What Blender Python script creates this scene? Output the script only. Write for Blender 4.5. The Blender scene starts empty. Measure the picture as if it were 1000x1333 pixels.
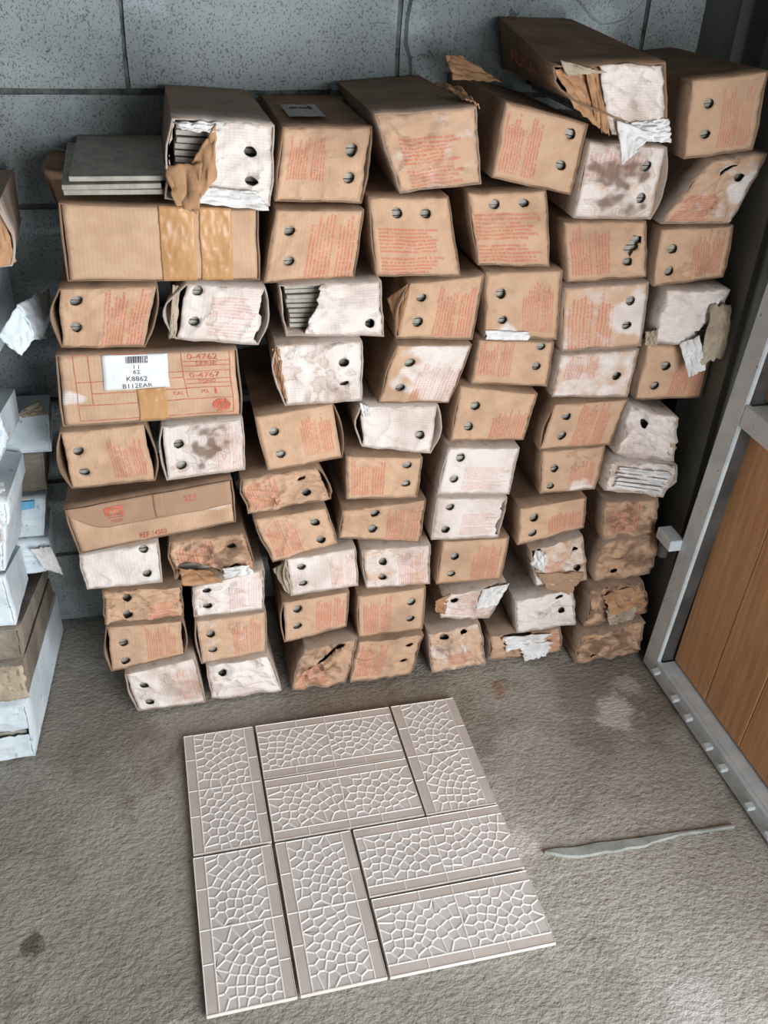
import bpy, bmesh, math, random
from mathutils import Vector, Matrix, noise
from mathutils.geometry import delaunay_2d_cdt

SC = bpy.context.scene
COL = SC.collection

# ------------------------------------------------------------------ camera
cam_d = bpy.data.cameras.new('camera')
cam = bpy.data.objects.new('camera', cam_d); COL.objects.link(cam)
cam_d.sensor_fit = 'VERTICAL'; cam_d.sensor_height = 24.0
cam_d.lens = 1189.915 * 24.0 / 1333.0
cam_d.clip_start = 0.02; cam_d.clip_end = 200
_r = Vector((0.9709894, -0.2348573, 0.0449616)); _d = Vector((-0.0931516, -0.5446822, -0.8334531)); _f = Vector((0.2202324, 0.8050860, -0.5507579))
cam.matrix_world = Matrix(((_r.x, -_d.x, -_f.x, 0.03274), (_r.y, -_d.y, -_f.y, -1.41371), (_r.z, -_d.z, -_f.z, 1.50243), (0, 0, 0, 1)))
SC.camera = cam

# ------------------------------------------------------------------ light
world = bpy.data.worlds.new('overcast_sky'); SC.world = world
world.use_nodes = True
_bg = world.node_tree.nodes['Background']
_bg.inputs['Color'].default_value = (0.86, 0.94, 1.0, 1)
_bg.inputs['Strength'].default_value = 0.45
_ld = bpy.data.lights.new('doorway_daylight', 'AREA')
_ld.shape = 'RECTANGLE'; _ld.size = 1.6; _ld.size_y = 1.5; _ld.energy = 100; _ld.color = (0.97, 0.985, 1.0)
_lo = bpy.data.objects.new('doorway_daylight', _ld); COL.objects.link(_lo)
_lo.location = (1.25, -2.35, 0.95)
_lo.rotation_euler = (Vector((0.20, 0.3, 0.60)) - _lo.location).to_track_quat('-Z', 'Y').to_euler()

SC.view_settings.view_transform = 'Standard'; SC.view_settings.look = 'None'
SC.view_settings.gamma = 1.0; SC.view_settings.use_curve_mapping = False
SC.view_settings.exposure = 0.0

# ------------------------------------------------------------------ helpers
def srgb(r, g, b):
    f = lambda c: (c/255/12.92 if c/255 <= .04045 else ((c/255+.055)/1.055)**2.4)
    return (f(r), f(g), f(b), 1.0)

def thing(name, label, cat, loc=(0, 0, 0), group=None):
    o = bpy.data.objects.new(name, None); COL.objects.link(o)
    o.location = loc; o.empty_display_size = .03
    o['label'] = label; o['category'] = cat
    if group: o['group'] = group
    return o

def link(name, me, mat, parent=None, smooth=False, angle=None):
    o = bpy.data.objects.new(name, me); COL.objects.link(o)
    if mat is not None and not me.materials: me.materials.append(mat)
    if parent is not None:
        o.parent = parent
    if smooth:
        me.polygons.foreach_set('use_smooth', [True]*len(me.polygons))
        if angle: me.set_sharp_from_angle(angle=math.radians(angle))
    return o

def tag(o, label, cat, group=None):
    o['label'] = label; o['category'] = cat
    if group: o['group'] = group
    return o

def mesh(name, vs, fs, org=(0, 0, 0)):
    me = bpy.data.meshes.new(name)
    ox, oy, oz = org
    me.from_pydata([(v[0]-ox, v[1]-oy, v[2]-oz) for v in vs], [], fs)
    return me

def box_bm(bm, lo, hi, bev=0.0):
    r = bmesh.ops.create_cube(bm, size=1.0)
    for v in r['verts']:
        v.co = Vector(((lo[i]+hi[i])/2 + v.co[i]*(hi[i]-lo[i]) for i in range(3)))
    if bev:
        es = list({e for v in r['verts'] for e in v.link_edges})
        bmesh.ops.bevel(bm, geom=es, offset=bev, segments=1, affect='EDGES')

def box_mesh(name, lo, hi, bev=0.0):
    bm = bmesh.new(); box_bm(bm, lo, hi, bev)
    me = bpy.data.meshes.new(name); bm.to_mesh(me); bm.free()
    return me

def prism(name, pts, vec):
    """closed solid: polygon pts swept along vec"""
    n = len(pts); vec = Vector(vec)
    a = [Vector(p) for p in pts]; b = [p+vec for p in a]
    me = bpy.data.meshes.new(name)
    me.from_pydata([tuple(v) for v in a+b], [], [tuple(range(n))[::-1], tuple(range(n, 2*n))] + [(i, (i+1) % n, n+(i+1) % n, n+i) for i in range(n)])
    bm = bmesh.new(); bm.from_mesh(me); bmesh.ops.recalc_face_normals(bm, faces=bm.faces); bm.to_mesh(me); bm.free()
    return me

def pn(x, y, z=0.0):
    return noise.noise(Vector((x, y, z)))

def in_poly(x, y, poly):
    c = False; j = len(poly)-1
    for i in range(len(poly)):
        xi, yi = poly[i]; xj, yj = poly[j]
        if (yi > y) != (yj > y) and x < (xj-xi)*(y-yi)/(yj-yi)+xi: c = not c
        j = i
    return c

# ------------------------------------------------------------------ materials
class NT:
    def __init__(s, name):
        s.m = bpy.data.materials.new(name); s.m.use_nodes = True
        s.t = s.m.node_tree; s.t.nodes.clear()
        s.out = s.n('ShaderNodeOutputMaterial'); s.b = s.n('ShaderNodeBsdfPrincipled')
        s.t.links.new(s.b.outputs[0], s.out.inputs[0])
    def n(s, typ, **kw):
        nd = s.t.nodes.new(typ)
        for k, v in kw.items(): setattr(nd, k, v)
        return nd
    def put(s, sock, v):
        if isinstance(v, bpy.types.NodeSocket): s.t.links.new(v, sock)
        elif isinstance(v, (tuple, list)) and sock.type == 'RGBA' and len(v) == 3: sock.default_value = (*v, 1)
        else: sock.default_value = v
    def math(s, op, a, b=0.0, c=None, clamp=False):
        nd = s.n('ShaderNodeMath', operation=op, use_clamp=clamp)
        s.put(nd.inputs[0], a); s.put(nd.inputs[1], b)
        if c is not None: s.put(nd.inputs[2], c)
        return nd.outputs[0]
    def mix(s, f, a, b, mode='MIX'):
        nd = s.n('ShaderNodeMix', data_type='RGBA', blend_type=mode)
        s.put(nd.inputs[0], f); s.put(nd.inputs[6], a); s.put(nd.inputs[7], b)
        return nd.outputs[2]
    def ramp(s, f, lo, hi, a=0.0, b=1.0):
        nd = s.n('ShaderNodeMapRange', interpolation_type='SMOOTHSTEP')
        for i, v in enumerate((f, lo, hi, a, b)): s.put(nd.inputs[i], v)
        return nd.outputs[0]
    def noise(s, vec, scale, detail=3.0, rough=.55, out=0, dist=0.0):
        nd = s.n('ShaderNodeTexNoise'); s.put(nd.inputs['Vector'], vec)
        nd.inputs['Scale'].default_value = scale; nd.inputs['Detail'].default_value = detail
        nd.inputs['Roughness'].default_value = rough; nd.inputs['Distortion'].default_value = dist
        return nd.outputs[out]
    def mapping(s, vec, scale=(1, 1, 1), rot=(0, 0, 0), loc=(0, 0, 0)):
        nd = s.n('ShaderNodeMapping'); s.put(nd.inputs[0], vec)
        s.put(nd.inputs[1], loc); s.put(nd.inputs[2], rot); s.put(nd.inputs[3], scale)
        return nd.outputs[0]
    def pos(s): return s.n('ShaderNodeNewGeometry').outputs['Position']
    def obj(s): return s.n('ShaderNodeTexCoord').outputs['Object']
    def attr(s, name, out='Fac'):
        nd = s.n('ShaderNodeAttribute', attribute_name=name); return nd.outputs[out]
    def uv(s, name): return s.n('ShaderNodeUVMap', uv_map=name).outputs[0]
    def rand(s): return s.n('ShaderNodeObjectInfo').outputs['Random']
    def sep(s, v):
        nd = s.n('ShaderNodeSeparateXYZ'); s.put(nd.inputs[0], v); return nd.outputs
    def bump(s, h, strength=.3, dist=.002, prev=None):
        nd = s.n('ShaderNodeBump'); nd.inputs['Strength'].default_value = strength
        nd.inputs['Distance'].default_value = dist; s.put(nd.inputs['Height'], h)
        if prev is not None: s.t.links.new(prev, nd.inputs['Normal'])
        return nd.outputs[0]
    def done(s, col=None, rough=.8, normal=None, spec=.3, metal=0.0):
        if col is not None: s.put(s.b.inputs['Base Color'], col)
        s.put(s.b.inputs['Roughness'], rough); s.b.inputs['Specular IOR Level'].default_value = spec
        s.b.inputs['Metallic'].default_value = metal
        if normal is not None: s.t.links.new(normal, s.b.inputs['Normal'])
        return s.m

TAN = srgb(203, 170, 142); WHITE = srgb(226, 218, 213); INK = srgb(192, 92, 76)

def mat_panel():
    """kraft carton end: whitened paper, water stains and red small print come from the mesh attributes"""
    t = NT('carton_end_board'); P = t.pos()
    rnd = t.rand()
    n1 = t.noise(P, 28, 4); n2 = t.noise(P, 7, 2); n3 = t.noise(P, 120, 3)
    col = t.mix(t.ramp(n1, .35, .7), TAN, srgb(190, 156, 128))
    col = t.mix(t.math('MULTIPLY', rnd, .4), col, srgb(184, 154, 130))
    # whitened paper liner
    w = t.math('ADD', t.attr('white'), t.math('MULTIPLY', t.math('SUBTRACT', n1, .5), .9))
    wm = t.ramp(w, .3, .66)
    uvm = t.sep(t.uv('metric'))
    grid = t.math('MAXIMUM', t.ramp(t.math('SINE', t.math('MULTIPLY', uvm[1], 1400.0)), .3, 1), t.math('MULTIPLY', t.ramp(t.math('SINE', t.math('MULTIPLY', uvm[0], 1000.0)), .6, 1), .25))
    whi = t.mix(t.math('MULTIPLY', grid, t.ramp(n2, .35, .6, .05, .3)), WHITE, srgb(190, 166, 150))
    whi = t.mix(t.ramp(t.noise(P, 16, 4), .48, .75, 0, .6), whi, srgb(196, 180, 168))
    whi = t.mix(t.ramp(t.noise(P, 9, 5, .7), .56, .72, 0, .4), whi, srgb(160, 144, 132))
    col = t.mix(wm, col, whi)
    # red small print
    p = t.sep(t.uv('print')); px, py = p[0], p[1]
    rows = t.math('MULTIPLY', py, 13.0); ri = t.math('FLOOR', rows); rf = t.math('FRACT', rows)
    line = t.math('MULTIPLY', t.math('GREATER_THAN', rf, .22), t.math('LESS_THAN', rf, .78))
    wn = t.n('ShaderNodeTexWhiteNoise', noise_dimensions='2D')
    cb = t.n('ShaderNodeCombineXYZ'); t.put(cb.inputs[0], ri); t.put(cb.inputs[1], t.math('FLOOR', t.math('MULTIPLY', rnd, 50.0)))
    t.t.links.new(cb.outputs[0], wn.inputs['Vector'])
    ragged = t.math('LESS_THAN', px, t.math('ADD', .66, t.math('MULTIPLY', wn.outputs[0], .34)))
    cw = t.n('ShaderNodeCombineXYZ'); t.put(cw.inputs[0], t.math('MULTIPLY', px, 34.0)); t.put(cw.inputs[1], t.math('MULTIPLY', ri, 7.3)); t.put(cw.inputs[2], t.math('MULTIPLY', rnd, 40.0))
    word = t.ramp(t.noise(cw.outputs[0], 1.0, 2), .33, .5)
    gap = t.math('LESS_THAN', t.math('ABSOLUTE', t.math('SUBTRACT', ri, 7.0)), .5)
    rng = t.math('MULTIPLY', t.math('MULTIPLY', t.math('GREATER_THAN', px, 0.0), ragged), t.math('MULTIPLY', t.math('GREATER_THAN', py, 0.0), t.math('LESS_THAN', py, 1.0)))
    ink = t.math('MULTIPLY', t.math('MULTIPLY', line, word), t.math('MULTIPLY', rng, t.math('SUBTRACT', 1.0, gap)))
    haze = t.math('MULTIPLY', rng, .12)
    ink = t.math('MAXIMUM', t.math('MULTIPLY', ink, .60), haze)
    ink = t.math('MULTIPLY', ink, t.ramp(n2, .2, .55, .55, 1.0))
    ink = t.math('MULTIPLY', ink, t.math('SUBTRACT', 1.0, t.math('MULTIPLY', wm, .45)))
    col = t.mix(ink, col, INK)
    # water stains: brown body and darker tide rim
    s = t.math('ADD', t.attr('stain'), t.math('MULTIPLY', t.math('SUBTRACT', n1, .5), .7))
    sm = t.ramp(s, .22, .8); rim = t.math('MULTIPLY', t.ramp(s, .2, .25), t.ramp(s, .36, .26))
    col = t.mix(t.math('MULTIPLY', sm, .85), col, t.mix(n1, srgb(88, 66, 52), srgb(126, 98, 80)))
    col = t.mix(t.math('MULTIPLY', rim, .35), col, srgb(150, 104, 66))
    # general grime
    col = t.mix(t.ramp(n2, .48, .76, 0, .5), col, srgb(150, 120, 98))
    sc = t.math('ADD', t.attr('edge'), t.math('MULTIPLY', t.math('SUBTRACT', n1, .5), 1.6))
    col = t.mix(t.ramp(sc, .9, .05, 0, .5), col, srgb(128, 100, 80))
    wave = t.math('SINE', t.math('MULTIPLY', uvm[0], 900.0))
    rg = t.n('ShaderNodeTexNoise', noise_type='RIDGED_MULTIFRACTAL'); t.put(rg.inputs['Vector'], t.mapping(P, (1, 1, 1), (0, .5, 0)))
    rg.inputs['Scale'].default_value = 13.0; rg.inputs['Detail'].default_value = 3.0
    cr = t.ramp(rg.outputs[0], .5, 1.6)
    col = t.mix(t.math('MULTIPLY', t.ramp(rg.outputs[0], 1.15, 1.9), .22), col, srgb(128, 92, 70))
    nb = t.bump(cr, .55, .006)
    nb = t.bump(t.math('ADD', n3, t.math('MULTIPLY', wave, .25)), .25, .0012, nb)
    return t.done(col, .82, nb, .2)

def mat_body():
    t = NT('shaded_carton_side_board'); P = t.pos()
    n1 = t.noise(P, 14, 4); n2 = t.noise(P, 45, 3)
    col = t.mix(t.ramp(n1, .3, .75), srgb(146, 121, 100), srgb(114, 93, 76))  # dusty brown, darkened further to stand in for shade between cartons
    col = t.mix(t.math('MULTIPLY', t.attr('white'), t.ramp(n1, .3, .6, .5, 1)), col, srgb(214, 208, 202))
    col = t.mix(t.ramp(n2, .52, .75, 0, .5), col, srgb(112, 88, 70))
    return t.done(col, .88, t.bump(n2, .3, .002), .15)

def mat_simple(name, c1, c2, scale=20, rough=.8, bump=.3, dist=.002, spec=.25, metal=0.0, spots=None, stretch=(1, 1, 1), coat=0.0):
    t = NT(name); P = t.mapping(t.pos(), stretch)
    n1 = t.noise(P, scale, 5, .6); n2 = t.noise(P, scale*6, 3)
    col = t.mix(t.ramp(n1, .3, .7), c1, c2)
    if spots: col = t.mix(t.ramp(n2, spots[0], spots[0]+.08, 0, spots[2]), col, spots[1])
    t.b.inputs['Coat Weight'].default_value = coat
    return t.done(col, rough, t.bump(n2, bump, dist), spec, metal)

def mat_block():
    t = NT('porous_concrete_block'); P = t.pos()
    big = t.noise(P, 3.0, 3); mid = t.noise(P, 14, 4)
    pit = t.noise(P, 250, 2, .5); pit2 = t.noise(P, 105, 3, .6)
    col = t.mix(t.ramp(big, .3, .7), srgb(136, 145, 148), srgb(158, 166, 168))
    col = t.mix(t.ramp(mid, .55, .8, 0, .45), col, srgb(128, 140, 142))
    holes = t.math('MAXIMUM', t.ramp(pit, .58, .68), t.math('MULTIPLY', t.ramp(pit2, .63, .72), .9))
    col = t.mix(t.math('MULTIPLY', holes, .62), col, srgb(84, 92, 94))
    gouge = t.ramp(t.noise(P, 10, 6, .72), .665, .70)
    col = t.mix(t.math('MULTIPLY', gouge, .7), col, srgb(58, 62, 64))
    pale = t.ramp(t.noise(t.mapping(P, (1, 1, 1), (0, 0, 0), (3, 1, 7)), 4.5, 5, .65), .56, .66)
    col = t.mix(t.math('MULTIPLY', pale, .45), col, srgb(176, 192, 198))
    holes = t.math('MAXIMUM', holes, gouge)
    return t.done(col, .93, t.bump(t.math('SUBTRACT', mid, t.math('MULTIPLY', holes, .8)), .6, .004), .1)

def mat_floor():
    t = NT('rough_concrete_floor'); P = t.pos()
    big = t.noise(P, 2.2, 4); mid = t.noise(P, 11, 5, .6); fine = t.noise(P, 130, 4, .65); gr = t.noise(t.mapping(P, (1, 1.5, 1), (0, 0, .25)), 75, 4, .6)
    col = t.mix(t.ramp(big, .3, .7), srgb(155, 151, 142), srgb(180, 176, 167))
    col = t.mix(t.ramp(mid, .5, .78, 0, .55), col, srgb(124, 118, 108))
    col = t.mix(t.ramp(fine, .52, .72, 0, .45), col, srgb(106, 97, 86))
    col = t.mix(t.ramp(fine, .44, .3, 0, .35), col, srgb(196, 190, 178))
    # painted shade by the carton stack, then chalky splashes and rust spots
    for (x, y, r, c, a) in FLOOR_SHADE_AND_MARKS:
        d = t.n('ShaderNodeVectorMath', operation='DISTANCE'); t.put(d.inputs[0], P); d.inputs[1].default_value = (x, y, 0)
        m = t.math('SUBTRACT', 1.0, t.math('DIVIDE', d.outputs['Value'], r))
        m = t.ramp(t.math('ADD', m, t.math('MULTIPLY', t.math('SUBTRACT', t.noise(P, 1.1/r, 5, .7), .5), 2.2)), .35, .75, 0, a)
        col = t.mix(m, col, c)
    h = t.math('ADD', t.math('MULTIPLY', gr, 1.0), t.math('MULTIPLY', fine, .55))
    h = t.math('ADD', h, t.math('MULTIPLY', mid, 1.2))
    return t.done(col, .92, t.bump(h, .9, .0052), .12)

FLOOR_SHADE_AND_MARKS = [
    (0.35, 0.07, .5, srgb(112, 100, 88), .5), (-0.2, 0.1, .4, srgb(112, 100, 88), .5), (1.0, 0.02, .35, srgb(112, 100, 88), .45),  # shade along the foot of the stack, put into the floor colour
    (0.97, -0.11, .10, srgb(214, 210, 204), .75), (0.62, -0.40, .09, srgb(212, 208, 202), .65),
    (0.86, -0.43, .024, srgb(104, 62, 52), .85), (-0.28, -0.42, .045, srgb(84, 78, 62), .8),
    (1.04, -0.03, .07, srgb(210, 206, 200), .5), (0.78, -0.80, .16, srgb(196, 196, 200), .5),
    (0.72, 0.02, .05, srgb(150, 92, 60), .5), (-0.05, -0.62, .05, srgb(210, 206, 198), .5), (0.99, -0.74, .02, srgb(220, 216, 210), .8)]

def mat_wood():
    t = NT('varnished_board'); P = t.obj(); rnd = t.rand()
    off = t.n('ShaderNodeCombineXYZ'); t.put(off.inputs[1], t.math('MULTIPLY', rnd, 9.0)); t.put(off.inputs[2], t.math('MULTIPLY', rnd, 5.0))
    va = t.n('ShaderNodeVectorMath', operation='ADD'); t.put(va.inputs[0], P); t.t.links.new(off.outputs[0], va.inputs[1])
    g = t.noise(t.mapping(va.outputs[0], (1, 30, 1.6)), 2.4, 5, .6, dist=.6)
    f = t.noise(t.mapping(va.outputs[0], (1, 160, 3)), 2.0, 3)
    col = t.mix(t.ramp(g, .3, .7), srgb(206, 156, 110), srgb(170, 120, 80))
    col = t.mix(t.ramp(f, .5, .7, 0, .35), col, srgb(130, 88, 56))
    col = t.mix(t.math('MULTIPLY', rnd, .35), col, srgb(212, 166, 122))
    return t.done(col, .5, t.bump(f, .12, .001), .35)

M = {}
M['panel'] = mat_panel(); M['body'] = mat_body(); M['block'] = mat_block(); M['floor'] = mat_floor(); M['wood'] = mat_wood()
M['mortar'] = mat_simple('mortar', srgb(66, 69, 68), srgb(112, 116, 114), 30, .95, .6, .004)
M['plaster'] = mat_simple('stained_plaster', srgb(84, 85, 80), srgb(122, 124, 118), 5, .9, .4, .003, stretch=(1, 1, .5))
M['plain'] = mat_simple('grey_render', srgb(100, 102, 100), srgb(120, 122, 120), 6, .9)
M['dim'] = mat_simple('dark_low_bounce_render', srgb(70, 68, 64), srgb(88, 86, 82), 5, .95)  # kept dark so the unseen walls and ceiling bounce little light
M['tile'] = mat_simple('grey_tile_edge', srgb(176, 172, 162), srgb(150, 146, 138), 40, .7, .2)
M['glaze'] = mat_simple('tile_glaze_warm_grey', srgb(213, 208, 204), srgb(200, 195, 191), 9, .38, .12, .0008, spec=.5)
M['ridge'] = mat_simple('tile_raised_line_pale', srgb(236, 233, 230), srgb(228, 225, 222), 30, .35, .1, .0006, spec=.5)
M['strip'] = mat_simple('tile_border_taupe', srgb(208, 199, 192), srgb(196, 187, 180), 12, .45, .12, .0008, spec=.45)
M['biscuit'] = mat_simple('tile_biscuit_edge', srgb(222, 216, 210), srgb(206, 198, 190), 30, .8)
M['wpaper'] = mat_simple('torn_white_paper', srgb(232, 232, 232), srgb(206, 204, 202), 22, .8, .5, .003, spots=(.6, srgb(170, 160, 152), .5))
M['kraft'] = mat_simple('torn_kraft_paper', srgb(190, 150, 114), srgb(156, 118, 88), 18, .85, .4, .003)
M['fluting'] = mat_simple('corrugated_liner', srgb(186, 172, 152), srgb(156, 142, 124), 24, .88, .5, .003)
M['bluish'] = mat_simple('bluish_white_board', srgb(226, 236, 242), srgb(200, 212, 220), 9, .7, .4, .003, spots=(.62, srgb(140, 146, 150), .6))
M['dull'] = mat_simple('weathered_grey_board', srgb(150, 142, 130), srgb(116, 106, 94), 14, .9, .5, .003, stretch=(1, 1, .3))
M['steel'] = mat_simple('painted_grey_steel', srgb(212, 220, 224), srgb(190, 199, 204), 16, .45, .25, .0015, spec=.5, spots=(.68, srgb(70, 66, 62), .85))
M['steel_dark'] = mat_simple('dark_dusty_steel', srgb(84, 82, 80), srgb(60, 58, 56), 14, .6, .3, .002, spec=.4)
M['tape'] = mat_simple('yellowed_clear_tape', srgb(198, 154, 108), srgb(180, 136, 92), 12, .30, .25, .002, spec=.35)
M['label'] = mat_simple('white_label_paper', srgb(236, 238, 240), srgb(222, 226, 230), 30, .6, .05)
M['black_ink'] = mat_simple('black_ink', srgb(60, 58, 66), srgb(84, 82, 90), 60, .7, .02)
M['red_ink'] = mat_simple('red_ink', srgb(186, 92, 76), srgb(206, 126, 104), 60, .8, .02)
M['cement'] = mat_simple('smooth_cement', srgb(158, 162, 158), srgb(128, 131, 126), 26, .8, .3, .002)
M['blue_tape'] = mat_simple('blue_tape', srgb(96, 168, 206), srgb(120, 186, 220), 20, .5, .1)
M['sticker'] = mat_simple('grey_sticker', srgb(170, 170, 164), srgb(150, 150, 144), 30, .7, .05)

# ------------------------------------------------------------------ setting
def setting():
    # floor
    n = 60; x0, x1, y0, y1 = -1.4, 2.6, -3.4, .44
    vs = []; fs = []
    for j in range(n+1):
        for i in range(n+1):
            x = x0+(x1-x0)*i/n; y = y0+(y1-y0)*j/n
            vs.append((x, y, -.004 + .003*min(0, pn(x*3, y*3))))
    for j in range(n):
        for i in range(n):
            a = j*(n+1)+i; fs.append((a, a+1, a+n+2, a+n+1))
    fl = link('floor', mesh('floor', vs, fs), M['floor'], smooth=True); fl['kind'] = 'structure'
    # back wall: mortar core with single concrete blocks
    wb = link('wall_back', box_mesh('wall_back', (-1.4, .434, -.05), (1.35, .6, 2.65)), M['mortar']); wb['kind'] = 'structure'
    L, H, G = .4965, .198, .009
    variants = []
    for k in range(3):
        bm = bmesh.new(); box_bm(bm, (0, 0, 0), (L-G, .03, H-G))
        bmesh.ops.subdivide_edges(bm, edges=bm.edges, cuts=5, use_grid_fill=True)
        for v in bm.verts:
            q = v.co*9 + Vector((k*7.1, 0, 0)); edge = min(v.co.x, L-G-v.co.x, v.co.z, H-G-v.co.z)
            v.co += noise.noise_vector(q)*(.0028 if edge < 1e-4 else .0012)
            if edge < 1e-4 and v.co.y < .01: v.co.y += .004
        me = bpy.data.meshes.new('concrete_block'); bm.to_mesh(me); bm.free(); me.materials.append(M['block']); variants.append(me)
    c = 0
    for r in range(13):
        z = .012 + r*.1992
        off = .0195 if r % 2 == 0 else .0195+.10
        i = -3
        while off+i*L < 1.3:
            x = off+i*L; i += 1
            if x+L < -1.4 or x > 1.25: continue
            if z+H > 2.65: continue
            me = variants[c % 3]; c += 1
            o = bpy.data.objects.new('concrete_block', me); COL.objects.link(o); o.parent = wb
            o.location = (x+G/2, .4245, z+G/2)
            w = min(x+L, 1.33)-x
            if w < L-.01: o.scale.x = w/L
    # plaster smears over the joint at the top
    def smear(cx, cz, w, h, seed, y=.4215):
        vs = []; fs = []; N = 26
        vs.append((cx, y-.004, cz))
        for k in range(N):
            a = k/N*math.tau; q = 1+.35*pn(math.cos(a)*1.7+seed, math.sin(a)*1.7, seed)
            vs.append((cx+w*q*math.cos(a)*.55, y-.003, cz+h*q*math.sin(a)*.55))
        for k in range(N):
            a = k/N*math.tau; v = vs[1+k]; vs.append((cx+(v[0]-cx)*1.12, .43, cz+(v[2]-cz)*1.12))
        for k in range(N):
            fs.append((0, 1+(k+1) % N, 1+k)); fs.append((1+k, 1+(k+1) % N, 1+N+(k+1) % N, 1+N+k))
        o = link('plaster_smear', mesh('plaster_smear', vs, fs), M['block'], wb, smooth=True, angle=40)
    smear(.575, 1.33, .085, .27, 2.0)
    smear(.93, 1.40, .16, .10, 5.0)
    # right wall with its stepped pilaster and an unseen stretch behind the gate, added against light leaks
    pts = [(1.134, .44, -.05), (1.134, .30, -.05), (1.150, .285, -.05), (1.150, .22, -.05), (1.134, .20, -.05), (1.134, .062, -.05), (1.26, .055, -.05), (1.26, -1.05, -.05), (1.34, -1.05, -.05), (1.34, .44, -.05)]
    wr = link('wall_right', prism('wall_right', pts, (0, 0, 2.7)), M['plaster']); wr['kind'] = 'structure'
    wl = link('wall_left', box_mesh('wall_left', (-1.4, -2.7, -.05), (-1.3, .44, 2.65)), M['dim']); wl['kind'] = 'structure'
    ce = link('ceiling', box_mesh('ceiling', (-1.4, -2.7, 2.6), (1.34, .6, 2.7)), M['dim']); ce['kind'] = 'structure'
    wf = link('wall_front_light_blocker', prism('wall_front_light_blocker', [(-1.4, -2.8, -.05), (-.6, -2.8, -.05), (-.6, -2.8, 1.80), (1.34, -2.8, 1.80), (1.34, -2.8, 2.65), (-1.4, -2.8, 2.65)], (0, .1, 0)), M['dim']); wf['kind'] = 'structure'  # unseen wall and lintel, added and shaped to cut incoming light
    # strip of smooth cement filling a joint in the floor
    top = []; bot = []
    for k in range(25):
        f = k/24; x = .66+f*.40; y = -.425-.02*f+.004*pn(f*9, 1)
        w = (.018*min(1, f*9)*(1 if f < .42 else max(.10, 1-(f-.42)*3)))*(1+.3*pn(f*11, 4))
        top.append((x, y+.002, .0)); bot.append((x, y-w, .0))
    vs = [(p[0], p[1], .0012) for p in top]+[(p[0], p[1], .0012) for p in bot]+[(p[0], p[1]+.003, -.008) for p in top]+[(p[0], p[1]-.003, -.008) for p in bot]
    N = 25; fs = []
    for k in range(N-1):
        fs += [(k, N+k, N+k+1, k+1), (2*N+k, k, k+1, 2*N+k+1), (N+k, 3*N+k, 3*N+k+1, N+k+1)]
    link('cement_strip', mesh('cement_strip', vs, fs), M['cement'], fl, smooth=True, angle=50)

M['plain_blue'] = mat_simple('pale_blue_grey_plaster', srgb(150, 166, 172), srgb(122, 136, 142), 11, .9, .4, .003, spots=(.66, srgb(70, 76, 80), .7))
setting()

# ------------------------------------------------------------------ floor tiles
def clip_half(poly, nx, ny, d):
    out = []
    for i in range(len(poly)):
        a = poly[i]; b = poly[(i+1) % len(poly)]
        da = nx*a[0]+ny*a[1]-d; db = nx*b[0]+ny*b[1]-d
        if da <= 0: out.append(a)
        if (da < 0) != (db < 0) and abs(da-db) > 1e-12:
            s = da/(da-db); out.append((a[0]+(b[0]-a[0])*s, a[1]+(b[1]-a[1])*s))
    return out

def fan_points(cx, cy, sgn, rng, x0, y0, x1, y1):
    """cobbles laid in arcs round (cx, cy)"""
    pts = []; r = .010; k = 0
    while r < .21:
        n = max(5, int(math.tau*r/(.0165+.0012*k*.5)))
        ph = rng.random()*6
        for i in range(n):
            a = ph+i/n*math.tau+rng.uniform(-.10, .10)*(.03/r if r > .03 else 1)
            rr = r+rng.uniform(-.0022, .0022)
            x = cx+rr*math.cos(a); y = cy+rr*math.sin(a)
            if x0 < x < x1 and y0 < y < y1: pts.append((x, y))
        r += .0160+rng.uniform(-.001, .0015); k += 1
    return pts

def cells(pts, rect):
    x0, y0, x1, y1 = rect; out = []
    for i, p in enumerate(pts):
        poly = [(x0, y0), (x1, y0), (x1, y1), (x0, y1)]
        near = sorted((q for j, q in enumerate(pts) if j != i), key=lambda q: (q[0]-p[0])**2+(q[1]-p[1])**2)[:16]
        for q in near:
            nx, ny = q[0]-p[0], q[1]-p[1]
            d = (q[0]**2+q[1]**2-p[0]**2-p[1]**2)/2
            poly = clip_half(poly, nx, ny, d)
            if len(poly) < 3: break
        if len(poly) >= 3:
            # drop near-duplicate corners
            q = [poly[k] for k in range(len(poly)) if math.dist(poly[k], poly[k-1]) > 6e-4]
            if len(q) >= 3: out.append(q)
    return out

def inset(poly, w):
    cx = sum(p[0] for p in poly)/len(poly); cy = sum(p[1] for p in poly)/len(poly)
    n = len(poly); out = []
    for i in range(n):
        a = poly[i-1]; b = poly[i]; c = poly[(i+1) % n]
        e1 = Vector((b[0]-a[0], b[1]-a[1])); e2 = Vector((c[0]-b[0], c[1]-b[1]))
        if e1.length < 1e-6 or e2.length < 1e-6: out.append(b); continue
        n1 = Vector((-e1.y, e1.x)).normalized(); n2 = Vector((-e2.y, e2.x)).normalized()
        m = n1+n2
        if m.length < .3: m = n1
        m = m.normalized(); k = w/max(.45, m.dot(n1))
        q = Vector(b)+m*k
        if (q-Vector((cx, cy))).length > (Vector(b)-Vector((cx, cy))).length: q = Vector(b).lerp(Vector((cx, cy)), .3)
        out.append((q.x, q.y))
    return out

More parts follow.
